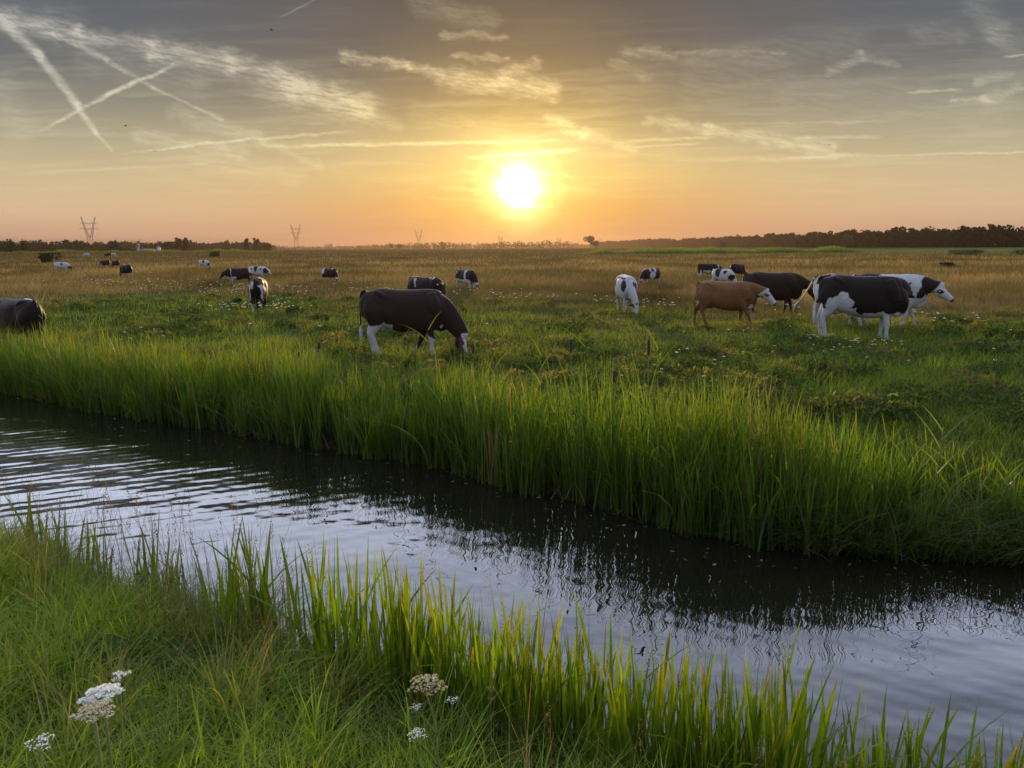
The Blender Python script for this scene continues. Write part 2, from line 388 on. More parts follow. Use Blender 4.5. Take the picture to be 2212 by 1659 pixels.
def mat_water():
    m, t = nt('ditch_water')
    out = nd(t, 'ShaderNodeOutputMaterial')
    tc = nd(t, 'ShaderNodeTexCoord')
    def noise(scale, detail, sx, sy, rot, rough=.5):
        mp = nd(t, 'ShaderNodeMapping'); lk(t, tc.outputs['Object'], mp.inputs[0])
        mp.inputs['Rotation'].default_value = (0, 0, rot); mp.inputs['Scale'].default_value = (sx, sy, 1)
        n = nd(t, 'ShaderNodeTexNoise'); n.inputs['Scale'].default_value = scale; n.inputs['Detail'].default_value = detail; n.inputs['Roughness'].default_value = rough
        lk(t, mp.outputs[0], n.inputs['Vector']); return n.outputs['Fac']
    def wave(scale, rot, dist, dscale=1.0):
        mp = nd(t, 'ShaderNodeMapping'); lk(t, tc.outputs['Object'], mp.inputs[0]); mp.inputs['Rotation'].default_value = (0, 0, rot)
        n = nd(t, 'ShaderNodeTexWave', wave_type='BANDS', bands_direction='Y', wave_profile='SIN'); n.inputs['Scale'].default_value = scale
        n.inputs['Distortion'].default_value = dist; n.inputs['Detail'].default_value = 1.5; n.inputs['Detail Scale'].default_value = dscale
        lk(t, mp.outputs[0], n.inputs['Vector']); return n.outputs['Fac']
    def M(op, a, b):
        n = nd(t, 'ShaderNodeMath', operation=op)
        for i, v in enumerate((a, b)):
            if isinstance(v, (int, float)): n.inputs[i].default_value = v
            else: lk(t, v, n.inputs[i])
        return n.outputs[0]
    # long parallel ripples running along the ditch, strongest in the open water at the left
    sep = nd(t, 'ShaderNodeSeparateXYZ'); lk(t, tc.outputs['Object'], sep.inputs[0])
    lf = nd(t, 'ShaderNodeMapRange'); lk(t, sep.outputs[0], lf.inputs[0])
    for i, v in enumerate((-6.5, 0.5, 1.1, 0.25)): lf.inputs[i+1].default_value = v
    h = M('MULTIPLY', M('MULTIPLY', wave(1.45, math.radians(-27), 0.9, 0.5), 0.00125), lf.outputs[0])
    h = M('ADD', h, M('MULTIPLY', M('MULTIPLY', wave(1.9, math.radians(38), 2.2, 0.5), 0.0005), M('SUBTRACT', 1.2, lf.outputs[0])))
    h = M('ADD', h, M('MULTIPLY', noise(2.4, 2, 1, 1.5, 0.3), 0.0036))
    h = M('ADD', h, M('MULTIPLY', noise(8, 1, 1, 1.6, -0.2), 0.0005))
    h = M('ADD', h, M('MULTIPLY', noise(.8, 1, 1, 2.2, 0.5), 0.016))
    b = nd(t, 'ShaderNodeBump'); b.inputs['Strength'].default_value = 1.0; b.inputs['Distance'].default_value = 1.0
    lk(t, h, b.inputs['Height'])
    g = nd(t, 'ShaderNodeBsdfGlossy'); g.inputs['Roughness'].default_value = 0.012; g.inputs['Color'].default_value = (.90, .95, 1, 1)
    d = nd(t, 'ShaderNodeBsdfDiffuse'); d.inputs['Color'].default_value = (.008, .007, .004, 1)
    fr = nd(t, 'ShaderNodeFresnel'); fr.inputs['IOR'].default_value = 1.36; lk(t, b.outputs[0], fr.inputs['Normal'])
    lk(t, b.outputs[0], g.inputs['Normal'])
    f = nd(t, 'ShaderNodeMapRange'); lk(t, fr.outputs[0], f.inputs[0])
    for i, v in enumerate((0.02, 0.60, 0.022, 0.62)): f.inputs[i+1].default_value = v
    mx = nd(t, 'ShaderNodeMixShader'); lk(t, f.outputs[0], mx.inputs[0]); lk(t, d.outputs[0], mx.inputs[1]); lk(t, g.outputs[0], mx.inputs[2])
    lk(t, mx.outputs[0], out.inputs['Surface']); return m
def build_water():
    xs = np.concatenate([np.linspace(-130, -16, 12), np.linspace(-15, 10, 51), np.linspace(12, 60, 10)])
    V = []; F = []
    for k, x in enumerate(xs):
        V += [(x, ynear(x)-1.0, 0), (x, yfar(x)+1.0, 0)]
        if k: F.append((2*k-2, 2*k, 2*k+1, 2*k-1))
    tag(mesh_np('water', V, F, mat_water()), kind='structure', label='dark rippled ditch water mirroring the evening sky')
build_water()

# ------------------------------------------------------------------ evening haze
def build_haze():
    m, t = nt('haze'); out = nd(t, 'ShaderNodeOutputMaterial'); p = nd(t, 'ShaderNodeVolumePrincipled')
    p.inputs['Color'].default_value = (.12, .088, .066, 1); p.inputs['Density'].default_value = HAZE_D; p.inputs['Anisotropy'].default_value = HAZE_G
    lk(t, p.outputs[0], out.inputs['Volume'])
    x0, x1, y0, y1, z0, z1 = -3700, 3700, -80, 5300, -2.0, 62.0
    V = [(x, y, z) for z in (z0, z1) for y in (y0, y1) for x in (x0, x1)]
    F = [(0, 2, 3, 1), (4, 5, 7, 6), (0, 1, 5, 4), (2, 6, 7, 3), (0, 4, 6, 2), (1, 3, 7, 5)]
    tag(mesh_np('haze', V, F, m), kind='stuff', label='thin warm evening haze over the polder')
HAZE_D = 2.0e-4; HAZE_G = 0.70
build_haze()
# ------------------------------------------------------------------ cattle
def loft(C, W, H, side=(0, 1, 0), n=22, ex=2.0, sub=3):
    """closed elliptical tube through centres C with half widths W (along side) and half heights H"""
    C = np.array(C, float); W = np.array(W, float); H = np.array(H, float); k = len(C)
    def cr(A):
        out = []
        for i in range(k-1):
            p0 = A[max(i-1, 0)]; p1 = A[i]; p2 = A[i+1]; p3 = A[min(i+2, k-1)]
            for s in range(sub):
                t = s/sub
                out.append(0.5*((2*p1)+(-p0+p2)*t+(2*p0-5*p1+4*p2-p3)*t*t+(-p0+3*p1-3*p2+p3)*t**3))
        out.append(A[-1]); return np.array(out)
    C = cr(C); W = cr(W); H = cr(H); m = len(C)
    T = np.gradient(C, axis=0); T /= np.linalg.norm(T, axis=1)[:, None]
    S = np.broadcast_to(np.array(side, float), T.shape); S = S-(S*T).sum(1)[:, None]*T; S = S/np.linalg.norm(S, axis=1)[:, None]
    U = np.cross(T, S)
    a = np.linspace(0, 2*PI, n, endpoint=False); ca, sa = np.cos(a), np.sin(a)
    e = 2.0/ex; cx = np.sign(ca)*np.abs(ca)**e; sx = np.sign(sa)*np.abs(sa)**e
    V = C[:, None]+W[:, None, None]*cx[None, :, None]*S[:, None]+H[:, None, None]*sx[None, :, None]*U[:, None]
    V = V.reshape(-1, 3); F = []
    for i in range(m-1):
        for j in range(n):
            F.append((i*n+j, i*n+(j+1) % n, (i+1)*n+(j+1) % n, (i+1)*n+j))
    V = np.vstack([V, C[0]-T[0]*min(W[0], H[0])*0.5, C[-1]+T[-1]*min(W[-1], H[-1])*0.5])
    q = m*n
    F4 = F + [(q, (j+1) % n, j, j) for j in range(n)] + [(q+1, (m-1)*n+j, (m-1)*n+(j+1) % n, (m-1)*n+(j+1) % n) for j in range(n)]
    return V, F4

def join_remesh(parts, voxel, smooth=5):
    me = bpy.data.meshes.new('tmp'); V = []; F = []; o = 0
    for v, f in parts:
        V += [tuple(p) for p in v]
        for q in f:
            q = [i+o for i in q]
            F.append(q[:3] if q[2] == q[3] else q)
        o += len(v)
    me.from_pydata(V, [], F)
    ob = bpy.data.objects.new('tmp', me); COL.objects.link(ob)
    r = ob.modifiers.new('r', 'REMESH'); r.mode = 'VOXEL'; r.voxel_size = voxel; r.use_smooth_shade = True
    s = ob.modifiers.new('s', 'SMOOTH'); s.factor = 0.5; s.iterations = smooth
    dg = bpy.context.evaluated_depsgraph_get()
    out = bpy.data.meshes.new_from_object(ob.evaluated_get(dg))
    bpy.data.objects.remove(ob); bpy.data.meshes.remove(me)
    return out

def rotz(p, a, o=(0, 0)):
    c, s = math.cos(a), math.sin(a); x, y = p[0]-o[0], p[1]-o[1]
    return np.array([o[0]+c*x-s*y, o[1]+s*x+c*y, p[2]])

M_coat = None
def build_cow(label, x, y, heading, scale=1.0, pose='graze', yaw=0.0, coat='black', blobs=(), near=1, legs=None, tail=0.0, face=None, tag_ear=False, fat=1.0, sink=0.0, rear_tail=None, group='cows grazing the meadow'):
    """cow frame: +x forward, z up, withers about 1.4 m.  yaw turns neck and head."""
    L = legs or {}
    vox = {2: 0.0155, 1: 0.022, 0: 0.034}[near]
    parts = []
    xs = [-.86, -.80, -.68, -.50, -.25, 0.0, .25, .45, .62, .76, .84]
    zt = [1.28, 1.35, 1.395, 1.41, 1.385, 1.375, 1.375, 1.385, 1.37, 1.28, 1.17]      # top line
    zb = [.99, .89, .76, .67, .58, .51, .49, .525, .585, .68, .84]                    # belly line
    w = [.12, .17, .23, .275, .30, .315, .30, .255, .22, .17, .10]
    parts.append(loft([(a, 0, (b+c)/2) for a, b, c in zip(xs, zt, zb)], [v*fat*.95 for v in w], [(b-c)/2 for b, c in zip(zt, zb)], ex=2.35, n=28))
    # ribs / shoulder / hip forms
    for s in (-1, 1):
        parts.append(loft([(-.58, s*.15, 1.335), (-.47, s*.20, 1.30), (-.36, s*.21, 1.22)], [.04, .055, .04], [.04, .05, .04], n=12))      # hook bone
        parts.append(loft([(.48, s*.14, 1.28), (.56, s*.19, 1.08), (.62, s*.20, .86)], [.06, .09, .07], [.12, .15, .11], n=14))            # shoulder blade
    # head and neck
    o = (0.55, 0)
    if pose == 'graze':
        neck = [(.46, 0, 1.12), (.70, 0, .98), (.92, 0, .74), (1.08, 0, .52), (1.15, 0, .40)]; nw = [.17, .14, .11, .09, .08]; nh = [.24, .26, .21, .16, .12]
        poll = np.array([1.18, 0, .44]); mz = np.array([1.25, 0, -.02])
    elif pose == 'low':      # head carried a little below the back
        neck = [(.50, 0, 1.16), (.74, 0, 1.10), (.95, 0, 1.03), (1.12, 0, .99), (1.20, 0, .97)]; nw = [.17, .14, .105, .085, .08]; nh = [.23, .23, .175, .13, .11]
        poll = np.array([1.18, 0, 1.05]); mz = np.array([1.43, 0, .66])
    elif pose == 'reach':    # walking, head stretched level and low
        neck = [(.50, 0, 1.16), (.76, 0, 1.12), (.98, 0, 1.09), (1.14, 0, 1.08), (1.22, 0, 1.07)]; nw = [.17, .135, .10, .085, .08]; nh = [.23, .225, .17, .13, .11]
        poll = np.array([1.20, 0, 1.17]); mz = np.array([1.50, 0, .76])
    else:                     # 'up'
        neck = [(.50, 0, 1.16), (.72, 0, 1.20), (.88, 0, 1.27), (1.02, 0, 1.33), (1.08, 0, 1.35)]; nw = [.17, .135, .10, .085, .08]; nh = [.24, .22, .165, .13, .11]
        poll = np.array([1.07, 0, 1.44]); mz = np.array([1.36, 0, 1.03])
    if isinstance(L, dict) and 'poll' in L: poll = np.array(L['poll']); 
    if 'mz' in L: mz = np.array(L['mz'])
    ny = [yaw*f for f in (0, .25, .55, .8, .9)]
    neck = [rotz(p, a, o) for p, a in zip(neck, ny)]
    poll = rotz(poll, yaw*.9, o); mz = poll + (rotz(mz, yaw*1.25, (0, 0))-rotz(np.array([0, 0, 0]), 0)) - rotz(rotz(poll, -yaw*.9, o), yaw*1.25, (0, 0))
    side = np.array([-math.sin(yaw*1.2), math.cos(yaw*1.2), 0])
    parts.append(loft(neck, nw, nh, side=(-math.sin(yaw*.6), math.cos(yaw*.6), 0), n=20))
    ax = (mz-poll)/np.linalg.norm(mz-poll); side = side-side.dot(ax)*ax; side /= np.linalg.norm(side)
    up = np.cross(ax, side); up = up if (up[2] > 0 or abs(up[2]) < .35 and up.dot(np.array([math.cos(yaw*1.2), math.sin(yaw*1.2), 0])) > 0) else -up   # front of the face
    hl = np.linalg.norm(mz-poll)
    st = [0.0, .10, .30, .55, .80, .95, 1.0]; hw = [.070, .100, .108, .078, .064, .066, .045]; hh = [.060, .100, .118, .092, .070, .066, .045]
    parts.append(loft([poll+ax*hl*s_-up*h_ for s_, h_ in zip(st, hh)], hw, hh, side=side, n=18, ex=2.3))
    for s in (-1, 1):        # jaw angle, brow, ears
        b = poll+ax*hl*.24-up*.15
        parts.append(loft([b+side*s*.045-ax*.04, b+side*s*.06+ax*.05], [.05, .05], [.07, .06], side=side, n=10))
        e0 = poll+ax*.05+side*s*.07-up*.07
        dr = side*s*.9 - up*.35 - ax*.05 + np.array([0, 0, -.10]); dr /= np.linalg.norm(dr)
        er = ax*1.0
        parts.append(loft([e0, e0+dr*.07, e0+dr*.14, e0+dr*.20], [.028, .052, .050, .022] if near else [.04, .06, .055, .035], [.026]*2+[.02, .018] if near else [.036]*4, side=er, n=10, sub=2))
    # legs
    kz = L.get('lift', (0, 0, 0, 0))
    sw = L.get('swing', (0, 0, 0, 0))           # hind L, hind R, fore L, fore R : foot offset along x
    for i, s in enumerate((1, -1)):
        d = sw[i]; yy = .165*s
        hk = (-.76+d*.55, yy*1.0, .50); ft = (-.70+d*.92, yy*.95, .13); hf = (-.665+d, yy*.95, .03)
        parts.append(loft([(-.58, s*.13, 1.16), (-.60, s*.165, .98), (-.60+d*.12, s*.175, .80), (-.665+d*.32, s*.17, .64), hk, (-.735+d*.72, yy, .34), (-.72+d*.86, yy, .20), ft, hf],
                          [.10, .135, .120, .075, .048, .037, .034, .042, .045], [.20, .225, .18, .115, .066, .044, .038, .046, .060], n=14))
    for i, s in enumerate((1, -1)):
        d = sw[2+i]; yy = .15*s
        parts.append(loft([(.52, s*.13, 1.00), (.50, s*.16, .84), (.475+d*.15, s*.165, .68), (.48+d*.40, yy, .52), (.49+d*.55, yy, .40), (.485+d*.72, yy, .27), (.48+d*.9, yy, .14), (.505+d, yy, .03)],
                          [.09, .095, .078, .052, .050, .036, .036, .046], [.16, .145, .105, .066, .058, .040, .042, .060], n=14))
    # brisket, udder, tail
    parts.append(loft([(.56, 0, .74), (.70, 0, .64), (.82, 0, .74), (.86, 0, .92)], [.06, .075, .06, .04], [.09, .12, .09, .06], n=12))
    parts.append(loft([(-.62, 0, .76), (-.50, 0, .65), (-.36, 0, .64)], [.08, .11, .06], [.07, .10, .05], n=12))
    tw = {2: .020, 1: .024, 0: .036}[near]
    td = tail
    parts.append(loft([(-.78, 0, 1.36), (-.865, td*.05, 1.30), (-.89, td*.2, 1.12), (-.895, td*.5, .86), (-.90, td*.8, .62)], [tw*1.6, tw*1.3, tw, tw, tw], [tw*1.6, tw*1.3, tw, tw, tw], n=9))
    parts.append(loft([(-.90, td*.78, .66), (-.905, td*.95, .52), (-.90, td*1.05, .36)], [tw, tw*2.1, tw*.8], [tw, tw*2.1, tw*.8], n=9))
    me = join_remesh(parts, vox, 4 if near else 2)
    n = len(me.vertices); co = np.empty(n*3, np.float32); me.vertices.foreach_get('co', co); co = co.reshape(-1, 3).astype(float)
    # narrower along the spine, hollow flank, faint ribs
    tz = np.clip((co[:, 2]-1.14)/.26, 0, 1)*((co[:, 0] > -.78) & (co[:, 0] < .72))
    co[:, 1] *= 1-.30*tz**2
    fl = np.exp(-((co[:, 0]+.30)/.13)**2-((co[:, 2]-1.12)/.15)**2); co[:, 1] *= 1-.14*fl
    rb = ((co[:, 0] > -.2) & (co[:, 0] < .42) & (co[:, 2] > .6) & (co[:, 2] < 1.25)); co[:, 1] *= 1+.005*np.sin(co[:, 0]*62+co[:, 2]*9)*rb
    me.vertices.foreach_set('co', co.astype(np.float32).ravel()); me.update()
    # coat colour per point
    DARK = {'black': (.0140, .0090, .0075), 'brownblack': (.0215, .0120, .0085), 'dun': (.130, .062, .024), 'white': (.016, .013, .012)}[coat]
    WHITE = (.37, .365, .36)
    seed = sum(ord(c) for c in label) % 997
    wn = np.stack([fbm(co[:, 0]*7, co[:, 1]*7, co[:, 2]*7, 3, seed+k) for k in range(3)], 1)*0.075
    cw = co + wn
    m = np.full(n, 1.0 if coat == 'white' else 0.0)
    hq = np.stack([(co-poll) @ ax/hl, (co-poll) @ side, (co-poll) @ up], 1)          # head frame
    inhead = ((hq[:, 0] > -.12) & (hq[:, 0] < 1.2) & (np.abs(hq[:, 1]) < .13) & (hq[:, 2] > -.30) & (hq[:, 2] < .06))
    earm = ((hq[:, 0] > -.25) & (hq[:, 0] < .4) & (np.abs(hq[:, 1]) >= .105) & (np.abs(hq[:, 1]) < .34) & (hq[:, 2] > -.30) & (hq[:, 2] < .08)) & ~((co[:, 0] < .75) & (abs(yaw) < 1))
    for b in blobs:
        kind = b[0]; val = 1.0 if b[1] == 'w' else 0.0
        if kind == 'b':      # ellipsoid in body frame
            c = np.array(b[2:5]); r = np.array(b[5:8]); dd = (((cw-c)/r)**2).sum(1); m = np.where(dd < 1, val, m)
        elif kind == 'leg':  # below a height on leg index ('h' hind, 'f' fore, 'a' all)
            zz = b[3]; q = cw[:, 2]+0.5*wn[:, 0] < zz
            if b[2] == 'h': q &= co[:, 0] < -.25
            if b[2] == 'f': q &= (co[:, 0] > .2) & ~inhead
            if b[2] == 'a': q &= ~inhead
            m = np.where(q, val, m)
        elif kind == 'belly':
            q = (cw[:, 2]+0.6*wn[:, 1] < b[2]) & (co[:, 0] > b[3]) & (co[:, 0] < b[4]) & ~inhead; m = np.where(q, val, m)
        elif kind == 'tail':
            q = (co[:, 0] < -.85) & (co[:, 2] < 1.2); m = np.where(q, val, m)
    if face == 'white': m = np.where(inhead, 1.0, m)
    elif face == 'blaze': m = np.where(inhead & (np.abs(hq[:, 1]+wn[:, 0]*.3) < .035+.04*np.clip(hq[:, 0], 0, 1)) & (hq[:, 2] > -.06), 1.0, m)
    elif face == 'front': m = np.where(inhead & (hq[:, 2]+wn[:, 0]*.5 > -.075), 1.0, m)
    elif face == 'star': m = np.where(inhead & (hq[:, 0] > .02) & (hq[:, 0] < .30) & (np.abs(hq[:, 1]) < .05*(1-np.clip(hq[:, 0]/.33, 0, 1))+.012) & (hq[:, 2] > -.05), 1.0, m)
    elif face == 'black': m = np.where(inhead, 0.0, m)
    if face in ('white', 'front'):
        for sgn in (-1, 1):
            e = ((hq[:, 0]-.27)/.09)**2+((hq[:, 1]-sgn*.10)/.035)**2+((hq[:, 2]+.07)/.035)**2
            m = np.where(e < 1, 0.0, m)
        m = np.where(earm, 0.0 if coat != 'dun' else 0.0, m)
    mz_ = inhead & (hq[:, 0] > .90)
    col = np.array(DARK)*(1-m[:, None])+np.array(WHITE)*m[:, None]
    if coat == 'dun':
        sh = np.clip((co[:, 2]-.5)/.9, 0, 1)
        col *= (1+.35*fbm(co[:, 0]*3, co[:, 1]*3, co[:, 2]*3, 2, 4))[:, None]
    dirt = np.clip(.55-co[:, 2], 0, .5)*.5*(.6+.8*vnoise(co[:, 0]*9, co[:, 1]*9, co[:, 2]*9, 3))
    col = col*(1-np.clip(dirt, 0, .4)[:, None]) + np.array([.09, .06, .03])*np.clip(dirt, 0, .4)[:, None]
    col = np.where(mz_[:, None], np.array([.11, .07, .06]) if face in ('white', 'front') else np.array([.02, .016, .015]), col)
    col = np.where((co[:, 2] < .065)[:, None] & ~inhead[:, None], np.array([.03, .025, .02]), col)
    a = me.color_attributes.new('tint', 'FLOAT_COLOR', 'POINT')
    a.data.foreach_set('color', np.concatenate([col, np.ones((n, 1))], 1).astype(np.float32).ravel())
    me.materials.clear(); me.materials.append(M_coat)
    me.polygons.foreach_set('use_smooth', np.ones(len(me.polygons), bool))
    root = empty('cow', (x, y, float(land(x, y))-.02-sink), heading, scale)
    body = bpy.data.objects.new('body', me); COL.objects.link(body); body.parent = root
    if near:
        for sgn in (-1, 1):
            p = poll+ax*hl*.27+side*sgn*.100-up*.075
            v, f = loft([p-ax*.016, p, p+ax*.016], [.008, .016, .008], [.010, .018, .010], side=side, n=10)
            mesh_from(v, f, 'eye', M_eye, root)
    if tag_ear:
        for sgn in (-1, 1):
            e0 = poll+ax*.05+side*sgn*.19-up*.13
            v, f = loft([e0-ax*.005+up*.03, e0+ax*.045+up*.03], [.026, .026], [.005, .005], side=side, n=8)
            mesh_from(v, f, 'ear_tag', M_yellow, root)
    tag(root, label, 'cow', group)
    return root

def mesh_from(v, f, name, mat, parent=None, smooth=True):
    me = bpy.data.meshes.new(name)
    me.from_pydata([tuple(p) for p in v], [], [list(q[:3]) if len(q) > 3 and q[2] == q[3] else list(q) for q in f])
    me.materials.append(mat)
    if smooth: me.polygons.foreach_set('use_smooth', np.ones(len(me.polygons), bool))
    me.update()
    o = bpy.data.objects.new(name, me); COL.objects.link(o)
    if parent: o.parent = parent
    return o

M_coat = mat_plain('cow_coat', None, rough=.62, noise=.22, scale=14, sheen=.10, spec=.10, use_tint=True, bump=.25, bscale=90)
M_eye = mat_plain('dark_eye', (.01, .008, .006), rough=.15, noise=0, spec=.6)
M_yellow = mat_plain('yellow_tag', (.75, .55, .03), rough=.5, noise=.05)

def cowat(px, d, toward, **k):
    """cow whose body centre stands under photo column px at distance d; toward = compass heading in degrees, 0 = to the right, 90 = away"""
    p = at_dist(px, d)
    # heading relative to the line of sight so that profile means profile
    los = math.atan2(p[0], p[1])
    return build_cow(k.pop('label'), p[0], d, math.radians(toward)-los, **k)

def all_cows():
    W = 'w'; K = 'k'
    cowat(872, 14.7, -5, label='large dark brown cow with white legs grazing just behind the reeds', coat='brownblack', near=2, pose='graze', yaw=-.02,
          blobs=[('leg', W, 'h', .70), ('leg', W, 'f', .45), ('b', K, .2, .15, .3, .2, .13, .5), ('b', W, .66, 0, .70, .16, .10, .14), ('belly', W, .53, -.1, .2), ('b', W, -.80, .14, .85, .10, .06, .20)], face='front',
          legs={'swing': (.02, .17, -.34, .04), 'poll': (1.18, 0, .44), 'mz': (1.24, 0, -.03)}, scale=.97, fat=1.0, tail=.03)
    cowat(1868, 17.0, 3, label='black cow with white belly, flank patch and legs standing broadside, nearest of the right-hand group', coat='black', near=2, pose='low', yaw=1.25,
          blobs=[('leg', W, 'h', .72), ('leg', W, 'f', .62), ('b', W, -.42, -.32, .80, .30, .2, .15), ('b', W, -.36, -.34, .93, .10, .15, .12), ('belly', W, .62, -.6, .45), ('belly', W, .70, -.7, -.1), ('b', W, -.72, 0, 1.44, .28, .06, .05), ('tail', W)],
          legs={'swing': (-.06, .05, -.06, .05)}, fat=1.04, tail=-.12, scale=1.05, face='black')
    cowat(1572, 21.6, 0, label='reddish brown cow with white face walking to the right through the grass', coat='dun', near=2, pose='reach', yaw=-.12,
          blobs=[('b', W, .72, 0, .72, .14, .10, .12), ('b', W, 1.15, 0, .92, .10, .10, .07)], face='white',
          legs={'swing': (-.22, .15, -.05, .32), 'poll': (1.22, 0, 1.13), 'mz': (1.50, 0, .74)}, scale=.93, tail=.02, sink=0)
    cowat(1672, 25.5, 0, label='plain dark brown cow walking right behind the reddish brown one', coat='brownblack', near=1, pose='low', yaw=-.05,
          legs={'swing': (-.2, .2, .15, -.1), 'poll': (1.22, 0, .98), 'mz': (1.40, 0, .55)}, scale=1.05, tail=.05, blobs=[('b', W, -.96, 0, .50, .06, .15, .2)], face='black')
    cowat(1838, 19.8, 28, label='cow with black rump and swinging white tail, half hidden behind the broadside black cow', coat='black', near=1, pose='graze', yaw=.1,
          blobs=[('leg', W, 'a', .66), ('b', W, -.80, 0, 1.00, .12, .4, .36), ('tail', W), ('b', W, -.6, 0, 1.43, .3, .1, .06), ('b', W, .1, 0, .7, .4, .5, .1)], tail=1.0, scale=1.02, face='black')
    cowat(1925, 19.4, 14, label='white shouldered cow with black neck and white face looking right', coat='white', near=1, pose='reach', yaw=-.35,
          blobs=[('b', K, .90, 0, 1.12, .27, .3, .26), ('b', K, .66, 0, .96, .16, .3, .20), ('b', K, .28, -.3, 1.36, .09, .12, .05), ('b', K, .42, -.3, 1.17, .05, .1, .05), ('b', K, .46, -.3, .92, .05, .1, .10), ('b', K, -.5, 0, 1.1, .4, .4, .4)], face='white', tag_ear=True,
          legs={'swing': (-.1, .1, .25, -.15), 'poll': (1.20, 0, 1.10), 'mz': (1.50, 0, .80)}, scale=1.02)
    cowat(22, 17.2, 116, label='dark cow with white tail root grazing behind the tall grass at the picture edge', coat='black', near=2, pose='graze', yaw=.1,
          blobs=[('b', W, -.55, 0, 1.43, .16, .10, .05), ('leg', W, 'a', .42), ('b', W, 1.2, 0, .5, .12, .2, .1)], face='blaze', scale=.92, sink=.05)
    cowat(553, 28.5, 82, label='black and white cow seen from behind among the white flower heads', coat='black', near=1, pose='graze', yaw=.15, fat=1.12,
          blobs=[('leg', W, 'h', .42), ('b', W, -.84, .13, 1.16, .10, .07, .13), ('b', W, -.80, .215, .86, .10, .045, .32), ('b', W, -.78, -.22, .86, .10, .04, .30), ('b', W, -.84, 0, 1.06, .05, .25, .05), ('b', W, .2, 0, 1.42, .25, .16, .06)], scale=0.96, face='black', tail=.05)
    cowat(917, 29, -42, label='black cow with white back stripes and heart-shaped forehead star, head raised towards the camera', coat='black', near=1, pose='low', yaw=-.38, tag_ear=True,
          blobs=[('b', W, -.55, 0, 1.45, .34, .20, .09), ('b', W, -.36, -.3, 1.25, .045, .2, .28), ('b', W, .34, -.1, 1.42, .05, .35, .12), ('b', W, .52, -.1, 1.42, .05, .3, .12), ('b', W, -.80, -.1, .80, .06, .2, .12), ('leg', W, 'a', .40)], face='star',
          legs={'poll': (1.12, 0, 1.22), 'mz': (1.36, 0, .80)}, scale=0.93)
    cowat(1354, 27, -78, label='mostly white cow with dark patches grazing head-on towards the camera', coat='white', near=1, pose='graze', yaw=.28,
          fat=1.25, blobs=[('b', K, .62, -.22, 1.02, .16, .14, .22), ('b', K, .25, -.2, 1.30, .45, .05, .10), ('b', K, .80, .10, .98, .20, .16, .20), ('b', K, .70, .24, .80, .2, .1, .12), ('b', K, .1, .3, 1.15, .18, .14, .16), ('b', K, -.3, -.3, 1.1, .2, .2, .3)], face='white', scale=0.96)
    cowat(1006, 41.5, -50, label='black and white cow grazing behind the flower heads right of the large dark cow', coat='black', near=0, pose='graze', yaw=-.1,
          blobs=[('b', W, .18, -.2, 1.1, .10, .3, .40), ('belly', W, .80, -.9, .6), ('leg', W, 'a', .6), ('b', W, -.80, -.15, 1.1, .10, .15, .30)], face='black', scale=0.86)
    cowat(1407, 46, 225, label='patchy brown black and white cow grazing to the left in dry grass', coat='brownblack', near=0, pose='graze', yaw=.15,
          blobs=[('b', W, .05, .3, .85, .30, .2, .28), ('b', W, .25, .2, 1.35, .09, .3, .22), ('b', W, -.25, .2, 1.25, .10, .3, .22), ('b', W, .65, 0, 1.35, .2, .1, .1), ('leg', W, 'a', .6)], face='black', scale=0.8)
    cowat(1531, 55, 25, label='dark cow with white belly and hind legs, leftmost of the three farther cows', coat='black', near=0, pose='low', yaw=-.1,
          blobs=[('leg', W, 'a', .6), ('belly', W, .82, -.55, .1), ('b', W, .9, 0, 1.2, .08, .3, .2), ('b', W, -.8, -.2, .7, .2, .12, .2)], face='blaze', scale=0.85)
    cowat(1564, 43.5, -36, label='white cow with dark saddle and rump patch grazing in front of two dark ones', coat='white', near=0, pose='graze', yaw=-.1,
          blobs=[('b', K, -.25, 0, 1.15, .26, .5, .38), ('b', K, .80, 0, .80, .3, .3, .22), ('b', K, .36, -.3, 1.2, .16, .2, .16)], face='black', scale=0.8)
    cowat(1595, 56, 55, label='small plain black cow farther back behind the patchy pair', coat='black', near=0, pose='graze', scale=0.85, face='black')
    cowat(710, 54, -45, label='black and white cow grazing alone in dry grass left of the large dark cow', coat='black', near=0, pose='graze', yaw=-.5,
          blobs=[('b', W, -.62, -.1, 1.15, .22, .4, .30), ('b', W, .40, 0, 1.38, .12, .3, .09), ('leg', W, 'a', .62)], face='black', scale=0.8)
    cowat(554, 58, -24, label='white cow with black saddle and face blaze looking over to the right', coat='white', near=0, pose='low', yaw=-.25,
          blobs=[('b', K, -.12, 0, 1.2, .20, .5, .42), ('b', K, .75, 0, .98, .28, .3, .30), ('b', K, .36, -.3, 1.14, .09, .2, .10), ('b', K, -.55, -.3, 1.14, .09, .2, .12)], face='front', scale=0.8)
    cowat(512, 49, 186, label='dark brown cow with white shoulder edge facing left among flower heads', coat='brownblack', near=0, pose='low', yaw=.1,
          blobs=[('leg', W, 'f', .75), ('b', W, .58, .1, 1.12, .035, .4, .35), ('b', W, -.80, 0, 1.2, .10, .35, .25)], face='black', scale=0.85)
    cowat(268, 65, 118, label='black cow with white hip patches seen from behind, right of two far dark cows', coat='black', near=0, pose='graze',
          blobs=[('b', W, -.78, -.24, 1.1, .3, .09, .25), ('leg', W, 'a', .5), ('b', W, -.6, 0, 1.44, .2, .1, .05)], face='black', scale=0.85)
    cowat(439, 98, -35, label='far white cow with a black saddle grazing, head to the right', coat='white', near=0, pose='graze', yaw=-.3,
          blobs=[('b', K, 0, 0, 1.15, .22, .5, .34), ('b', K, .9, 0, .7, .25, .3, .3)], face='black', scale=0.8)
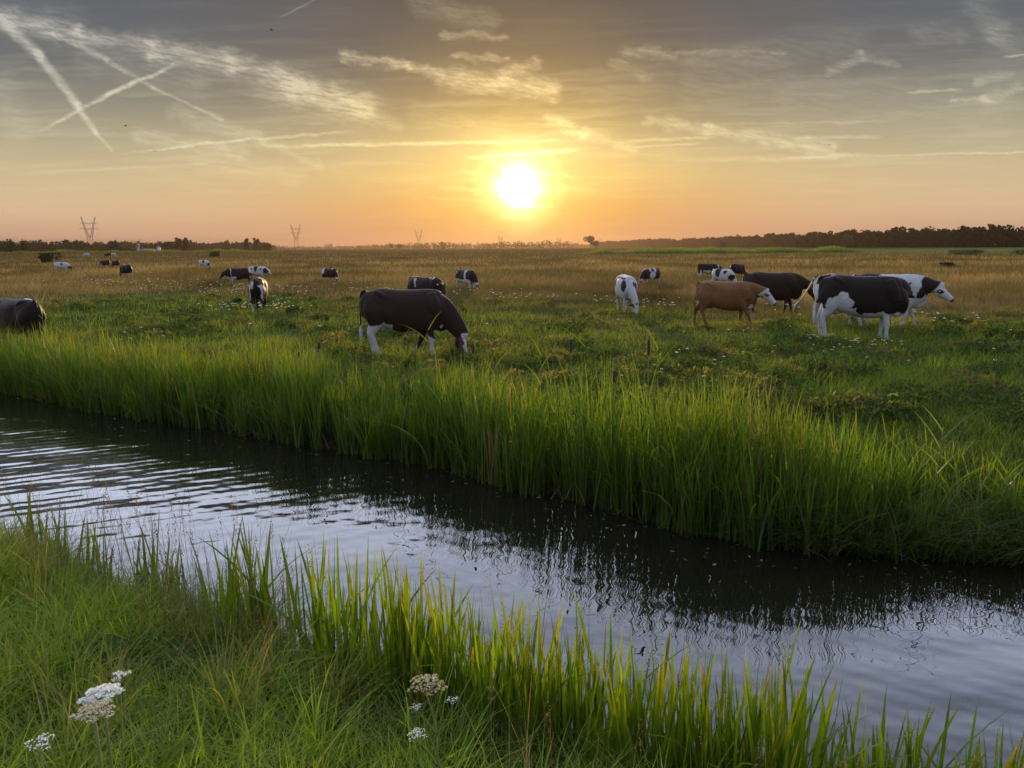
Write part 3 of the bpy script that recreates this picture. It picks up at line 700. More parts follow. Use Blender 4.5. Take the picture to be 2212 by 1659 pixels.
    cowat(130, 85, -8, label='far white cow with dark head grazing near the round bush', coat='white', near=0, pose='graze',
          blobs=[('b', K, 0, -.3, 1.15, .16, .2, .16), ('b', K, 1.05, 0, .55, .35, .3, .34)], face='black', scale=0.8)
    cowat(225, 104, 130, label='far dark brown cow, left one of a dark pair', coat='brownblack', near=0, pose='low', scale=0.8)
    cowat(247, 102, 120, label='far dark brown cow, right one of a dark pair', coat='brownblack', near=0, pose='graze', scale=0.8)
    for px, d, lab, ct in ((186, 270, 'tiny distant pale cow at the far field edge, left of two others', 'white'), (233, 260, 'tiny distant dark cow at the far field edge between two others', 'black'), (243, 265, 'tiny distant pale cow at the far field edge, right of two others', 'white')):
        cowat(px, d, 170, label=lab, coat=ct, near=0, pose='graze')
all_cows()
# ------------------------------------------------------------------ blades, leaves, flowers
def blades(P, h, w, az, lean, bend, nseg, c0, c1, fa=None, twist=0.0, prof=0.7, belly=0.0, tp=1.5):
    """ribbon leaves: base P (n,3), height, width, lean azimuth, lean and bend factors, base/tip colours"""
    n = len(P); t = np.linspace(0, 1, nseg+1)[None, :]
    h = np.broadcast_to(h, (n,))[:, None]; w = np.broadcast_to(w, (n,))[:, None]; az = np.broadcast_to(az, (n,))[:, None]
    lean = np.broadcast_to(lean, (n,))[:, None]; bend = np.broadcast_to(bend, (n,))[:, None]
    fa = az if fa is None else np.broadcast_to(fa, (n,))[:, None]
    r = h*(lean*t+bend*t**2.2)
    z = h*(t-0.28*np.clip(bend, 0, 2)*t**3-0.12*lean*t)
    cx = P[:, 0:1]+np.cos(az)*r; cy = P[:, 1:2]+np.sin(az)*r; cz = P[:, 2:3]+z
    wd = w*0.5*np.clip((1-t)**prof, 0.02, 1)*(1-belly+belly*np.sin(np.clip(t*1.6+.25, 0, 1)*PI/2))
    f = fa+twist*t
    sx = -np.sin(f)*wd; sy = np.cos(f)*wd
    V = np.stack([np.stack([cx-sx, cy-sy, cz], -1), np.stack([cx+sx, cy+sy, cz], -1)], 2)   # n, k, 2, 3
    k = nseg+1
    base = (np.arange(n)*k*2)[:, None]+np.arange(nseg)[None, :]*2
    F = np.stack([base, base+1, base+3, base+2], -1).reshape(-1, 4)
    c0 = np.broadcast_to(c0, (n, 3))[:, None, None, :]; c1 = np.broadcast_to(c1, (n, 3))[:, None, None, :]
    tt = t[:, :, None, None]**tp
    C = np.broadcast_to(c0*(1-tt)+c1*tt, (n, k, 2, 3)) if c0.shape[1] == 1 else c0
    return V.reshape(-1, 3), F, C.reshape(-1, 3)
def stack(L):
    V = []; F = []; C = []; o = 0
    for v, f, c in L:
        V.append(v); F.append(f+o); C.append(c); o += len(v)
    return np.vstack(V), np.vstack(F), np.vstack(C)
def U(a, b, n): return rng.uniform(a, b, n)
def pal(cols, n, var=.18):
    cols = np.array(cols); i = rng.integers(0, len(cols), n)
    return cols[i]*(1+U(-var, var, (n, 1)))
def leafquads(P, size, col, asp=.5, flat=0.0):
    """small leaf faces with random facing"""
    n = len(P)
    a = U(0, 2*PI, n); el = U(-1, 1, n)*(1-flat)
    d = np.stack([np.cos(a)*np.sqrt(1-el**2), np.sin(a)*np.sqrt(1-el**2), el], 1)
    b = np.cross(d, rng.normal(size=(n, 3))); b /= np.linalg.norm(b, axis=1)[:, None]+1e-9
    s = np.broadcast_to(size, (n,))[:, None]
    V = np.stack([P-d*s*.5, P+b*s*asp*.5, P+d*s*.5, P-b*s*asp*.5], 1)
    F = np.arange(n*4).reshape(n, 4)
    return V.reshape(-1, 3), F, np.repeat(np.broadcast_to(col, (n, 3)), 4, axis=0)

M_reed = mat_blade('reed_leaf', trans=(2.2, 2.05, .50), tw=.50, gloss=.02)
M_iris = mat_blade('iris_leaf', trans=(2.4, 2.15, .40), tw=.54, gloss=.025)
M_grass = mat_blade('grass_blade', trans=(1.9, 1.75, .55), tw=.45, gloss=.006)
M_dry = mat_blade('dry_grass', trans=(1.3, 1.08, .55), tw=.38, gloss=.0)
M_petal = mat_blade('white_petal', trans=(.9, .9, .85), tw=.3, gloss=.02)
M_stem = mat_plain('plant_stem', (.13, .15, .05), rough=.6, noise=.3, scale=30)
M_bul = mat_plain('bulrush_head', (.045, .020, .010), rough=.9, noise=.25, scale=60, sheen=.3)

def fan(n, d0, d1, amax=0.80, power=1.0):
    """points spread so that density falls with distance"""
    q = rng.random(n); d = 1.0/(1.0/d0**power + q*(1.0/d1**power-1.0/d0**power)); d = d**(1/power) if power != 1 else d
    a = U(-amax, amax, n)
    return a*d, d

def near_meadow():
    G = [(.090, .135, .016), (.115, .155, .020), (.068, .105, .016), (.135, .150, .030)]
    L = []
    # sward
    n = 262000
    x, d = fan(n, 5.0, 46.0, 1.0); y = d
    sf = s_far(x, y); g = y-green_limit(x, y)+rng.normal(size=n)*5
    ok = (sf > .7) & (g < 3) & (np.abs(x) < .98*y+2); x, y = x[ok], y[ok]; n = len(x)
    clump = fbm(x*.55, y*.55, None, 3, 50); cl2 = fbm(x*1.9, y*1.9, None, 2, 60)
    h = (.11+.17*np.clip(clump+.3, 0, 1)+.08*np.clip(cl2, 0, 1))*U(.6, 1.5, n)*(1+.12*np.clip(y-12, 0, 20)/10)
    w = np.clip(.0065+.00042*y, .008, .02)*U(.8, 1.3, n)
    c = pal(G, n, .25)*(1+.35*clump)[:, None]
    yel = np.clip(fbm(x*.25, y*.5, None, 3, 77)*1.6, 0, 1)[:, None]
    c = c*(1-.55*yel)+np.array([.105, .095, .035])*.55*yel
    P = np.stack([x, y, land(x, y)-.02], 1)
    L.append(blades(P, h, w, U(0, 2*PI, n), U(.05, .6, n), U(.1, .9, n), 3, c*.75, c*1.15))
    V, F, C = stack(L)
    tag(mesh_np('meadow_grass', V, F, M_grass, None, C, True), kind='stuff', label='short grazed green grass of the near meadow')
    # taller clumps of weeds and thistles between the grazed patches
    L = []
    n0 = 2000
    x, y = fan(n0, 8.0, 40.0, 1.0)
    ok = (s_far(x, y) > 1.6) & (y < green_limit(x, y)+4) & (fbm(x*.3, y*.3, None, 3, 91) > -.12); x, y = x[ok], y[ok]
    cowxy = [(o.location.x, o.location.y) for o in bpy.data.objects if o.name.startswith('cow')]
    for cx, cy in zip(x, y):
        if min(math.hypot(cx-a, (cy-b)) for a, b in cowxy) < .9: continue
        R = rnd.uniform(.22, .55); H = rnd.uniform(.14, .34); m = int(200*rnd.uniform(.6, 1.3))
        th = U(0, 2*PI, m); rr = R*np.sqrt(rng.random(m)); zz = H*(1-(rr/R)**2*.6)*rng.random(m)**.6
        P = np.stack([cx+rr*np.cos(th), cy+rr*np.sin(th), zz], 1); P[:, 2] += land(P[:, 0], P[:, 1])
        c = np.array(rnd.choice([(.034, .058, .016), (.046, .070, .020), (.100, .090, .038), (.075, .085, .026), (.030, .050, .018)]))
        L.append(leafquads(P, U(.04, .10, m)*(1+cy*.012), c*(1+U(-.3, .3, (m, 1))), .38))
    # ungrazed tufts hiding the hooves
    for a, b in cowxy:
        if b > 60: continue
        m = 420; x = a+rng.normal(size=m)*.75; y = b+rng.normal(size=m)*.35-.15
        c = pal(G if b < 30 else [(.10, .09, .035), (.12, .10, .045), (.08, .085, .03)], m, .25)
        L.append(blades(np.stack([x, y, land(x, y)-.02], 1), U(.10, .27, m)*(1 if b < 30 else 1.8), U(.010, .018, m)*(1+.02*b), U(0, 2*PI, m), U(.05, .4, m), U(.1, .6, m), 3, c*.8, c*1.15))
    V, F, C = stack(L)
    tag(mesh_np('meadow_weeds', V, F, M_grass, None, C), kind='stuff', label='low leafy weeds and thistle clumps in the near meadow')

def dry_field():
    D = [(.205, .160, .080), (.260, .205, .115), (.150, .125, .060), (.185, .130, .085), (.115, .122, .045)]
    L = []
    n = 400000
    x, y = fan(n, 18.0, 520.0, 1.0)
    g = y-green_limit(x, y)+rng.normal(size=n)*6; band = (y > 100) & (x/y > .10) & (rng.random(n) < .5)
    ok = (g > -4) & (np.abs(x) < .98*y+2) & ~((y > 240) & (x/y > .12)); x, y = x[ok], y[ok]; n = len(x)
    cl = fbm(x*.16, y*.10, None, 4, 13); c2 = fbm(x*.6, y*.35, None, 3, 17)
    h = (.42+.30*np.clip(c2+.3, 0, 1)+.18*cl)*(1+U(-.42, .25, n)*(1-.6*sstep(60, 200, y)))
    h = np.clip(h, .12, 1.0)*sstep(-9, 6, y-green_limit(x, y))*.8+.12
    w = np.clip(.0007*y, .011, .30)*U(.6, 1.3, n)
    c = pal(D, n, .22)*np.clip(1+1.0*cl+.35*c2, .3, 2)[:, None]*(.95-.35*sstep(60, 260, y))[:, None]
    gr = np.clip(fbm(x*.10+4, y*.12, None, 4, 99)*2.4, 0, 1)[:, None]
    c = c*(1-.6*gr)+np.array([.050, .062, .022])*.6*gr
    P = np.stack([x, y, land(x, y)-.03], 1)
    L.append(blades(P, h, w, U(0, 2*PI, n), U(.0, .35, n), U(0, .55, n), 2, c*.85, c*1.0, fa=U(PI/2-.9, PI/2+.9, n)+PI/2*0+PI*0, prof=.9))
    m = 38000; x, y = fan(m, 480.0, 2300.0, 1.0)
    ok = ~(x/y > .12); x, y = x[ok], y[ok]; m = len(x)
    c = pal([(.075, .062, .026), (.060, .055, .022), (.085, .065, .03)], m, .2)*(1+.4*fbm(x*.01, y*.004, None, 2, 3))[:, None]
    L.append(blades(np.stack([x, y, land(x, y)-.03], 1), U(.5, 1.1, m), .0012*y*U(.6, 1.4, m), U(0, 2*PI, m), U(0, .3, m), U(0, .4, m), 2, c, c, fa=U(PI/2-.9, PI/2+.9, m), prof=.7))
    V, F, C = stack(L)
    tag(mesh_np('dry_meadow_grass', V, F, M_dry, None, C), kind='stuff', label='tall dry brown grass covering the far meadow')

def flowers_field():
    """specks of pale seed heads and umbels too many to count"""
    L = []; S = []
    def patch(px, d, sx, sy, n, size=.03, hh=.55):
        c = at_dist(px, d); x = c[0]+rng.normal(size=n)*sx; y = d+rng.normal(size=n)*sy
        z = land(x, y)+hh*U(.7, 1.15, n)
        for a, b, zz in zip(x, y, z):
            m = 10; th = U(0, 2*PI, m); r = size*1.6*np.sqrt(rng.random(m))
            P = np.stack([a+r*np.cos(th), b+r*np.sin(th), zz+U(-.3, .3, m)*size], 1)
            L.append(leafquads(P, size*(.8+.01*b), pal([(.72, .62, .50), (.78, .70, .60), (.6, .5, .4)], m), .8))
            g = land(a, b)
            S.append(blades(np.array([[a, b, g]]), zz-g, .008+.0003*b, U(0, 6, 1), .02, .02, 1, np.array([.08, .08, .035]), np.array([.10, .09, .04])))
    for px, d, sx, sy, n in [(230, 48, 2.6, 1.5, 26), (330, 46, 3.0, 1.6, 34), (400, 42, 2.0, 1.4, 14), (450, 40, 2.0, 1.4, 22), (490, 37, .7, .8, 12), (560, 38, 1.2, .8, 16), (600, 30, .9, .6, 16), (480, 25, .7, .4, 14), (520, 24.5, .5, .3, 12), (595, 25.5, .5, .4, 22),
                             (700, 42, 2.5, 1.2, 14), (770, 38, 2.0, 1.2, 12), (830, 36, 1.5, 1.2, 12), (1030, 34, 1.2, 1.0, 14), (1060, 30, 1.0, .8, 9), (1190, 30, 1.0, .8, 12), (1320, 27, .5, .5, 10), (1400, 27, .8, .6, 14),
                             (1440, 26, .5, .5, 8), (1700, 23, .5, .5, 9), (1600, 18, .4, .2, 6), (1810, 15.8, .3, .12, 14), (1915, 14.6, .35, .12, 13), (1850, 14.2, .35, .1, 8), (1925, 18, .4, .2, 14), (2000, 20, 1.2, .8, 14), (2050, 22, 1, 1, 8), (1570, 12.8, .15, .1, 2), (1480, 13.5, .3, .2, 4),
                             (260, 19.5, .4, .3, 4), (300, 17.5, .3, .2, 3), (900, 20, 3, 2, 8), (1700, 12, 2.0, 1.0, 7), (1950, 14, 2.0, 1.2, 10), (100, 60, 5, 4, 10)]:
        patch(px, d, sx, sy, n, .026 if d > 18 else .018, .50 if d > 22 else .30)
    V, F, C = stack(L+S)
    tag(mesh_np('wild_flowers', V, F, M_petal, None, C), kind='stuff', label='pale seed heads and small white flowers scattered through the meadow')

def far_bank_reeds():
    R = [(.048, .090, .011), (.060, .104, .012), (.036, .070, .011), (.078, .112, .014)]
    L = []
    # tufts of upright reed leaves all along the water's edge
    xs = []
    x = -30.0
    while x < 14: xs.append(x); x += rnd.uniform(.025, .052)
    xs = np.array(xs)
    for row, (o0, o1, hs, m0) in enumerate([(-.12, .10, .92, 13), (.08, .45, 1.06, 15), (.40, .9, 1.08, 12), (.85, 1.4, .86, 9), (1.35, 2.0, .50, 6)]):
        k = len(xs); off = U(o0, o1, k)
        y = yfar(xs)+off/.87-.10*vnoise(xs*1.7, xs*0+3.3, None, 5)/.87
        dens = .85+1.3*fbm(xs*1.6, xs*0+row*.5, None, 2, 200)
        prof = np.interp(xs, [-30, -9.5, -6, -3, 0, 1.2, 2.2, 3.0, 3.6, 4.5, 12], [.95, .90, .86, .90, .95, 1.12, 1.12, .95, .62, .50, .5])
        cut = np.interp(xs, [-30, 2.4, 3.2, 12], [1, 1, .45, .35])
        for i in range(k):
            if rnd.random() > dens[i]*cut[i]*(1.0 if row < 3 else .8): continue
            m = rnd.randint(m0-4, m0+2)
            bx = xs[i]+rng.normal(size=m)*.035; by = y[i]+rng.normal(size=m)*.035
            hh = hs*prof[i]*(1+.42*fbm(np.array([xs[i]*1.3]), np.array([row*3.]), None, 2, 300)[0])*U(.72, 1.12, m)
            c = pal(R, m, .2)
            if row >= 2: c = c*np.array([1.15, .95, 1.2])
            if rnd.random() < .015: c = np.tile(np.array([[.16, .12, .055]]), (m, 1))
            dm = rng.random(m) < .02; c = np.where(dm[:, None], np.array([[.13, .10, .045]]), c)
            P = np.stack([bx, by, np.maximum(land(bx, by), 0)-.04], 1)
            fine = rnd.random() < np.interp(xs[i], [-10, -4, 0], [.55, .3, .1])
            w = U(.009, .013, m) if fine else U(.013, .024, m)
            bd = U(.1, .55, m) if fine else U(.0, .16, m)+(rng.random(m) < .10)*U(.3, 1.1, m)
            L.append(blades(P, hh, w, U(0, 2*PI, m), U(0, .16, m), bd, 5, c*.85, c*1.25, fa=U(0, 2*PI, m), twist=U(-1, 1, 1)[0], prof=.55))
    # weeds hanging over the water beyond the end of the belt
    m = 5200; x = U(2.2, 8, m); y = yfar(x)+U(-.16, .55, m)
    c = pal([(.040, .070, .018), (.055, .085, .020), (.035, .055, .018), (.09, .085, .035)], m, .25)
    L.append(blades(np.stack([x, y, np.maximum(land(x, y), 0)-.02], 1), U(.22, .62, m), U(.007, .014, m), U(-PI, 0, m), U(.1, .7, m), U(.2, 1.2, m), 5, c*.85, c*1.15, fa=U(0, 6, m), prof=.6))
    # fallen and broken stalks at the waterline
    m = 500; x = U(-14, 6, m); y = yfar(x)+U(-.25, .15, m)
    L.append(blades(np.stack([x, y, U(0, .06, m)], 1), U(.15, .5, m), U(.005, .012, m), U(0, 2*PI, m), U(.4, 2.5, m), U(0, .4, m), 3, np.array([.10, .08, .035]), np.array([.14, .11, .05])))
    V, F, C = stack(L)
    tag(mesh_np('reeds', V, F, M_reed, None, C, True), kind='stuff', label='dense green reeds along the far bank of the ditch')
    # loose undergrowth behind the reed belt
    L = []; n = 26000
    x = U(-24, 12, n); s = U(.5, 3.2, n); y = yfar(x)+s/.87
    k = fbm(x*.9, y*.9, None, 3, 400)
    ok = k > -.15; x, y, s, k = x[ok], y[ok], s[ok], k[ok]; n = len(x)
    left = sstep(-1, -5, x)
    h = (.22+.30*k+.22*left)*U(.6, 1.3, n)*np.interp(s, [.5, 1.5, 3.2], [1.2, 1.0, .5])
    c = pal([(.045, .066, .018), (.062, .080, .020), (.10, .085, .038), (.036, .055, .016)], n, .25)
    L.append(blades(np.stack([x, y, land(x, y)-.02], 1), np.clip(h, .08, .9), U(.005, .010, n), U(0, 2*PI, n), U(.05, .5, n), U(.1, .8, n), 4, c*.8, c*1.2))
    V, F, C = stack(L)
    tag(mesh_np('bank_grass', V, F, M_grass, None, C, True), kind='stuff', label='rough grass growing behind the reed belt of the far bank')

def near_bank():
    G = [(.160, .232, .018), (.190, .255, .022), (.125, .190, .018), (.215, .235, .034), (.100, .155, .020)]
    L = []; n = 105000
    x = U(-6.5, 3.2, n); s = U(-.05, 5.6, n)**1.0; y = ynear(x)-s/.85
    ok = (y > 1.0) & (np.abs(x) < .80*y+.5) & (y < 7.5); x, y, s = x[ok], y[ok], s[ok]; n = len(x)
    k = fbm(x*1.6, y*1.6, None, 3, 500); k2 = fbm(x*.8, y*.8, None, 2, 510)
    h = (.21+.20*k+.08*k2)*U(.5, 1.5, n)*np.interp(s, [0, .4, 1.2, 3], [1.5, 1.3, 1.0, .9])
    edge = sstep(.8, .0, s)
    c = pal(G, n, .22)*(1+.5*k)[:, None]
    c = c*(1-.25*edge[:, None])+np.array([.085, .075, .028])*.25*edge[:, None]
    az = U(0, 2*PI, n)
    w = U(.0050, .0105, n)*np.where(rng.random(n) < .15, 1.6, 1)
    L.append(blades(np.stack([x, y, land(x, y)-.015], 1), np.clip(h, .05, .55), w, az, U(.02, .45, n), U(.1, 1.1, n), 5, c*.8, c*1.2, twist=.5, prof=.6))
    # rank tufts standing above the turf
    for q in range(150):
        tx = rnd.uniform(-4.6, 1.6); ty = float(ynear(tx))-rnd.uniform(.1, 3.6)
        if ty < 1.6 or abs(tx) > .8*ty+.3: continue
        m = rnd.randint(18, 46); bx = tx+rng.normal(size=m)*.035; by = ty+rng.normal(size=m)*.035
        cc0 = np.array(rnd.choice([(.10, .17, .018), (.15, .22, .02), (.075, .13, .022), (.17, .17, .04)]))*(1+U(-.2, .2, (m, 1)))
        L.append(blades(np.stack([bx, by, land(bx, by)-.02], 1), rnd.uniform(.28, .55)*U(.6, 1.1, m), U(.005, .011, m), U(0, 2*PI, m), U(.05, .4, m), U(.1, .8, m), 6, cc0*.8, cc0*1.25, twist=.6, prof=.55))
    for q in range(46):      # small broad-leaved weeds
        tx = rnd.uniform(-4.2, 1.2); ty = float(ynear(tx))-rnd.uniform(.2, 3.0)
        if ty < 1.8: continue
        m = rnd.randint(20, 60); R_ = rnd.uniform(.05, .14); th = U(0, 2*PI, m); rr = R_*np.sqrt(rng.random(m))
        P = np.stack([tx+rr*np.cos(th), ty+rr*np.sin(th), U(.06, .26, m)], 1); P[:, 2] += land(P[:, 0], P[:, 1])
        V1, F1, C1 = leafquads(P, U(.02, .05, m), pal([(.07, .13, .02), (.10, .16, .03), (.05, .10, .02)], m), .4, .4); L.append((V1, F1, C1))
    # bleached dead blades
    m = 1300; i = rng.integers(0, n, m)
    L.append(blades(np.stack([x[i], y[i], land(x[i], y[i])], 1), U(.1, .38, m), U(.002, .005, m), U(0, 2*PI, m), U(.2, 1.0, m), U(.3, 1.6, m), 5, np.array([.22, .17, .08]), np.array([.36, .28, .15])))
    V, F, C = stack(L)
    tag(mesh_np('bank_grass', V, F, M_grass, None, C, True), kind='stuff', label='lush green grass on the near bank in the foreground')
    # dark broad-leaved herbs along the top of the bank
    L = []
    for px, py, R, H in [(330, 1360, .30, .16), (430, 1360, .28, .16), (240, 1370, .22, .14), (520, 1420, .22, .14), (980, 1640, .15, .12), (740, 1640, .12, .12)]:
        c0 = on_plane(px, py, .62); m = int(2600*R)
        th = U(0, 2*PI, m); rr = R*np.sqrt(rng.random(m)); zz = H*(1-(rr/R)**2*.7)*rng.random(m)**.5
        P = np.stack([c0[0]+rr*np.cos(th), c0[1]+rr*np.sin(th), zz], 1); P[:, 2] += land(P[:, 0], P[:, 1])
        L.append(leafquads(P, U(.02, .05, m), pal([(.055, .095, .022), (.070, .115, .024), (.045, .075, .02)], m), .38, .2))
    V, F, C = stack(L)
    tag(mesh_np('bank_herbs', V, F, M_grass, None, C), kind='stuff', label='dark broad-leaved herbs along the edge of the near bank')
    # tall dry stems with seed heads standing against the water
    L = []; n = 520
    x = np.concatenate([U(-6.2, -1.2, 420), U(-1.2, 3.0, 100)]); s = U(-.05, .9, n); y = ynear(x)-s/.85
    h = U(.45, 1.15, n)*np.where(x < -1.2, 1, .75)
    az = U(0, 2*PI, n); lean = U(0, .22, n); bend = U(0, .18, n)
    P = np.stack([x, y, land(x, y)-.02], 1)
    c = pal([(.11, .075, .045), (.16, .115, .065), (.08, .055, .035)], n)
    L.append(blades(P, h, U(.0022, .0034, n), az, lean, bend, 5, c, c*1.1, fa=U(0, 6.3, n), prof=.2))
    j = rng.random(n) < .6; r = h*(lean+bend); z = h*(1-.28*bend-.12*lean)
    tip = P+np.stack([np.cos(az)*r, np.sin(az)*r, z], 1)
    tip = tip[j]; k = len(tip); hh = h[j]
    for q in range(16):
        o = tip+np.stack([rng.normal(size=k)*.005, rng.normal(size=k)*.005, -hh*.012*q*.8+0*hh], 1)
        L.append(leafquads(o, U(.010, .020, k), c[j]*1.15, .4))
    n = 2600; x = np.concatenate([U(-6.2, -1.0, 1900), U(-1, 3, 700)]); s = U(-.05, .7, n); y = ynear(x)-s/.85
    c = pal([(.14, .105, .055), (.20, .155, .085), (.09, .08, .03), (.10, .06, .035)], n)
    L.append(blades(np.stack([x, y, land(x, y)-.02], 1), U(.15, .55, n), U(.003, .006, n), U(0, 2*PI, n), U(0, .5, n), U(.1, .9, n), 4, c, c*1.15))
    V, F, C = stack(L)
    tag(mesh_np('dry_stems', V, F, M_dry, None, C), kind='stuff', label='thin dry grass stems with seed heads along the near waterline')

def iris_leaf_set(bx, by, bz, m, hh, spread=.05, cols=None, yellow=0.0):
    """one fan of sword leaves"""
    x = bx+rng.normal(size=m)*spread; y = by+rng.normal(size=m)*spread*.6
    h = hh*U(.62, 1.12, m)
    c = pal(cols or [(.065, .120, .010), (.080, .135, .012), (.050, .098, .012), (.095, .140, .014)], m, .2)
    tipc = c*np.where(rng.random(m)[:, None] < .22, np.array([[1.9, .8, .6]]), np.array([[1.35, 1.12, .9]]))
    kink = (rng.random(m) < .06)*U(.3, .7, m)
    return blades(np.stack([x, y, np.full(m, bz)], 1), h, U(.016, .034, m), U(0, 2*PI, m), U(0, .15, m), U(0, .10, m)+kink, 8, c*.9, tipc, fa=U(0, 2*PI, m), twist=.35, prof=.42, tp=5)

def iris_belt():
    L = []
    def along(px0, px1, n, lo, hi, h0, h1):
        for i in range(n):
            px = rnd.uniform(px0, px1)
            # base line of the belt across the photo
            py = np.interp(px, [460, 600, 800, 1000, 1200, 1400, 1600, 1900, 2212], [1370, 1440, 1520, 1590, 1650, 1700, 1760, 1850, 1930])+rnd.uniform(lo, hi)
            p = on_plane(px, py, 0.0); z = max(float(land(p[0], p[1])), -.1)
            L.append(iris_leaf_set(p[0], p[1], z-.02, rnd.randint(4, 8), rnd.uniform(h0, h1)))
    along(480, 640, 14, -20, 60, .66, .98)
    along(640, 900, 34, -50, 90, .76, 1.06)
    along(900, 1200, 52, -60, 110, .74, 1.04)
    along(1200, 1500, 50, -70, 120, .70, .98)
    along(1500, 1720, 36, -60, 110, .74, 1.02)
    along(1720, 1900, 14, -60, 90, .66, .90)
    along(1900, 2260, 26, -60, 90, .66, .95)
    along(60, 140, 5, -205, -150, .45, .75)
    along(200, 420, 7, -120, -60, .45, .80)
    along(230, 450, 4, -100, -60, .5, .7)
    V, F, C = stack(L)
    tag(mesh_np('iris_leaves', V, F, M_iris, None, C, True), kind='stuff', label='dense belt of sword-shaped green leaves along the near waterline')

def things_plants():
    # single tall leaves that stand out in front of the open water
    spec = [(1612, 1385, 1800, 'tallest yellow-green sword leaf standing alone in front of the dark water', .03, 0, (.085, .13, .012)),
            (1560, 1345, 1790, 'thin dark rush stalk with a bent tip left of the tallest lone leaf', .014, 0, (.030, .045, .020)),
            (2172, 1018*1.0+458, 1860, 'slanting green leaf rising from the water near the corner, right of a pale-tipped leaf', .03, .25, (.06, .10, .02)),
            (1874, 1472, 1820, 'leaf with a yellow tip leaning right in open water', .024, .12, (.075, .12, .015)),
            (1977, 1560, 1850, 'short upright bright leaf standing in open water between two leaning ones', .026, 0, (.09, .14, .012)),
            (2087, 1590, 1880, 'broad leaf leaning right towards the picture corner', .030, .2, (.06, .10, .02)),
            (2117, 1618, 1900, 'short bright leaf tip at the bottom edge near the right corner', .026, .02, (.09, .14, .012)),
            (910, 1185, 1500, 'tall upright double leaf above the middle of the leaf belt', .028, .0, (.07, .12, .012)),
            (808, 1178, 1500, 'tallest upright leaf in the left half of the leaf belt', .028, -.01, (.07, .12, .012)),
            (1015, 1290, 1560, 'leaf leaning left and reaching over open water above the centre of the belt', .022, -.12, (.075, .12, .012)),
            (703, 1158, 1440, 'slender leaf leaning right over the rippled water', .022, .10, (.05, .09, .012))]
    for px, py, pb, lab, w, ln, col in spec:
        b = on_plane(px-ln*200, pb, 0.0); d = ray(px, py); tt = b[1]/d[1]; top = CAMZ+d[2]*tt
        hz = max(top, .15); xt = d[0]*tt
        c = np.array([col])*1.7
        v, f, cc = blades(np.array([[0, 0, -.05]]), hz+.05, w*1.35, 0.0 if xt > b[0] else PI, abs(xt-b[0])/hz*.8, abs(xt-b[0])/hz*.2, 10, c*.8, c*np.array([1.5, 1.1, .8]), fa=PI/2+.5, twist=.5, prof=.42)
        o = mesh_np('iris_leaf', v, f, M_iris, None, cc, True); o.location = (b[0], b[1], max(0, float(land(b[0], b[1]))))
        tag(o, lab, 'leaf', 'single sword leaves')
    for px, py, pb, lab in [(1719, 1565, 1760, 'leaf with a bleached white tip standing in the water at the bottom right')]:
        b = on_plane(px, pb, 0.0); d = ray(px, py); tt = b[1]/d[1]; hz = CAMZ+d[2]*tt
        r = empty('iris_leaf', (b[0], b[1], 0)); tag(r, lab, 'leaf', 'single sword leaves')
        c = np.array([[.04, .075, .03]])
        v, f, cc = blades(np.array([[0, 0, -.05]]), hz-.02, .028, 0, 0, .0, 6, c, c, fa=PI/2, prof=.12); mesh_np('leaf_blade', v, f, M_iris, r, cc, True)
        w_ = np.array([[.75, .68, .50]])
        v, f, cc = blades(np.array([[0, 0, hz-.09]]), .10, .026, 0, 0, .05, 5, w_, w_, fa=PI/2, prof=.5); mesh_np('dead_tip', v, f, M_petal, r, cc, True)
    # bulrushes
    for px, py, y, hl, lab in [(1397, 733, 0, .17, 'bulrush with the darkest thick brown head, rightmost above the reeds'), (1232, 732, 0, .15, 'bulrush with a long brown head left of the thickest one'), (1304, 765, 0, .13, 'thin bulrush head between the two tall ones right of centre'),
                               (1325, 800, 0, .14, 'low bulrush with a bent dark head just above the reed tips'), (1024, 742, 0, .13, 'bulrush standing right of the grazing dark cow head'), (997, 740, 0, .13, 'faint bulrush beside the grazing dark cow muzzle'),
                               (653, 760, 0, .10, 'short bulrush in the reddish dry grass, left of its neighbour'), (697, 738, 0, .11, 'short bulrush in the reddish dry grass, right of its neighbour')]:
        # stands just behind the reed belt
        dr = ray(px, 900); ux = dr[0]/dr[1]; yy = 8.0
        for _ in range(30): yy = float(yfar(ux*yy))+.75
        x = ux*yy; g = float(land(x, yy)); d = ray(px, py); top = CAMZ+d[2]*(yy/d[1]); hz = top-g
        r = empty('bulrush', (x, yy, g)); tag(r, lab, 'bulrush', 'bulrushes rising above the reed belt')
        v, f = loft([(0, 0, -.05), (.01, 0, hz*.5), (.0, 0, hz-hl*.2)], [.008, .007, .005], [.008, .007, .005], n=6); mesh_from(v, f, 'stem', M_stem, r)
        v, f = loft([(0, 0, hz-hl), (0, 0, hz-hl*.93), (0, 0, hz-hl*.5), (0, 0, hz-hl*.08), (0, 0, hz)], [.006, .014, .0155, .014, .004], [.006, .014, .0155, .014, .004], n=10); mesh_from(v, f, 'seed_head', M_bul, r)
        m = 14; c = pal([(.06, .10, .016)], m)
        v, f, cc = blades(np.stack([U(-.14, .14, m), U(-.08, .08, m), U(-.05, 0, m)], 1), hz*U(.7, 1.06, m), U(.009, .014, m), U(0, 6.3, m), U(.02, .2, m), U(0, .2, m), 6, c, c*1.2, fa=U(0, 6, m), prof=.5)
        mesh_np('leaf', v, f, M_reed, r, cc, True)
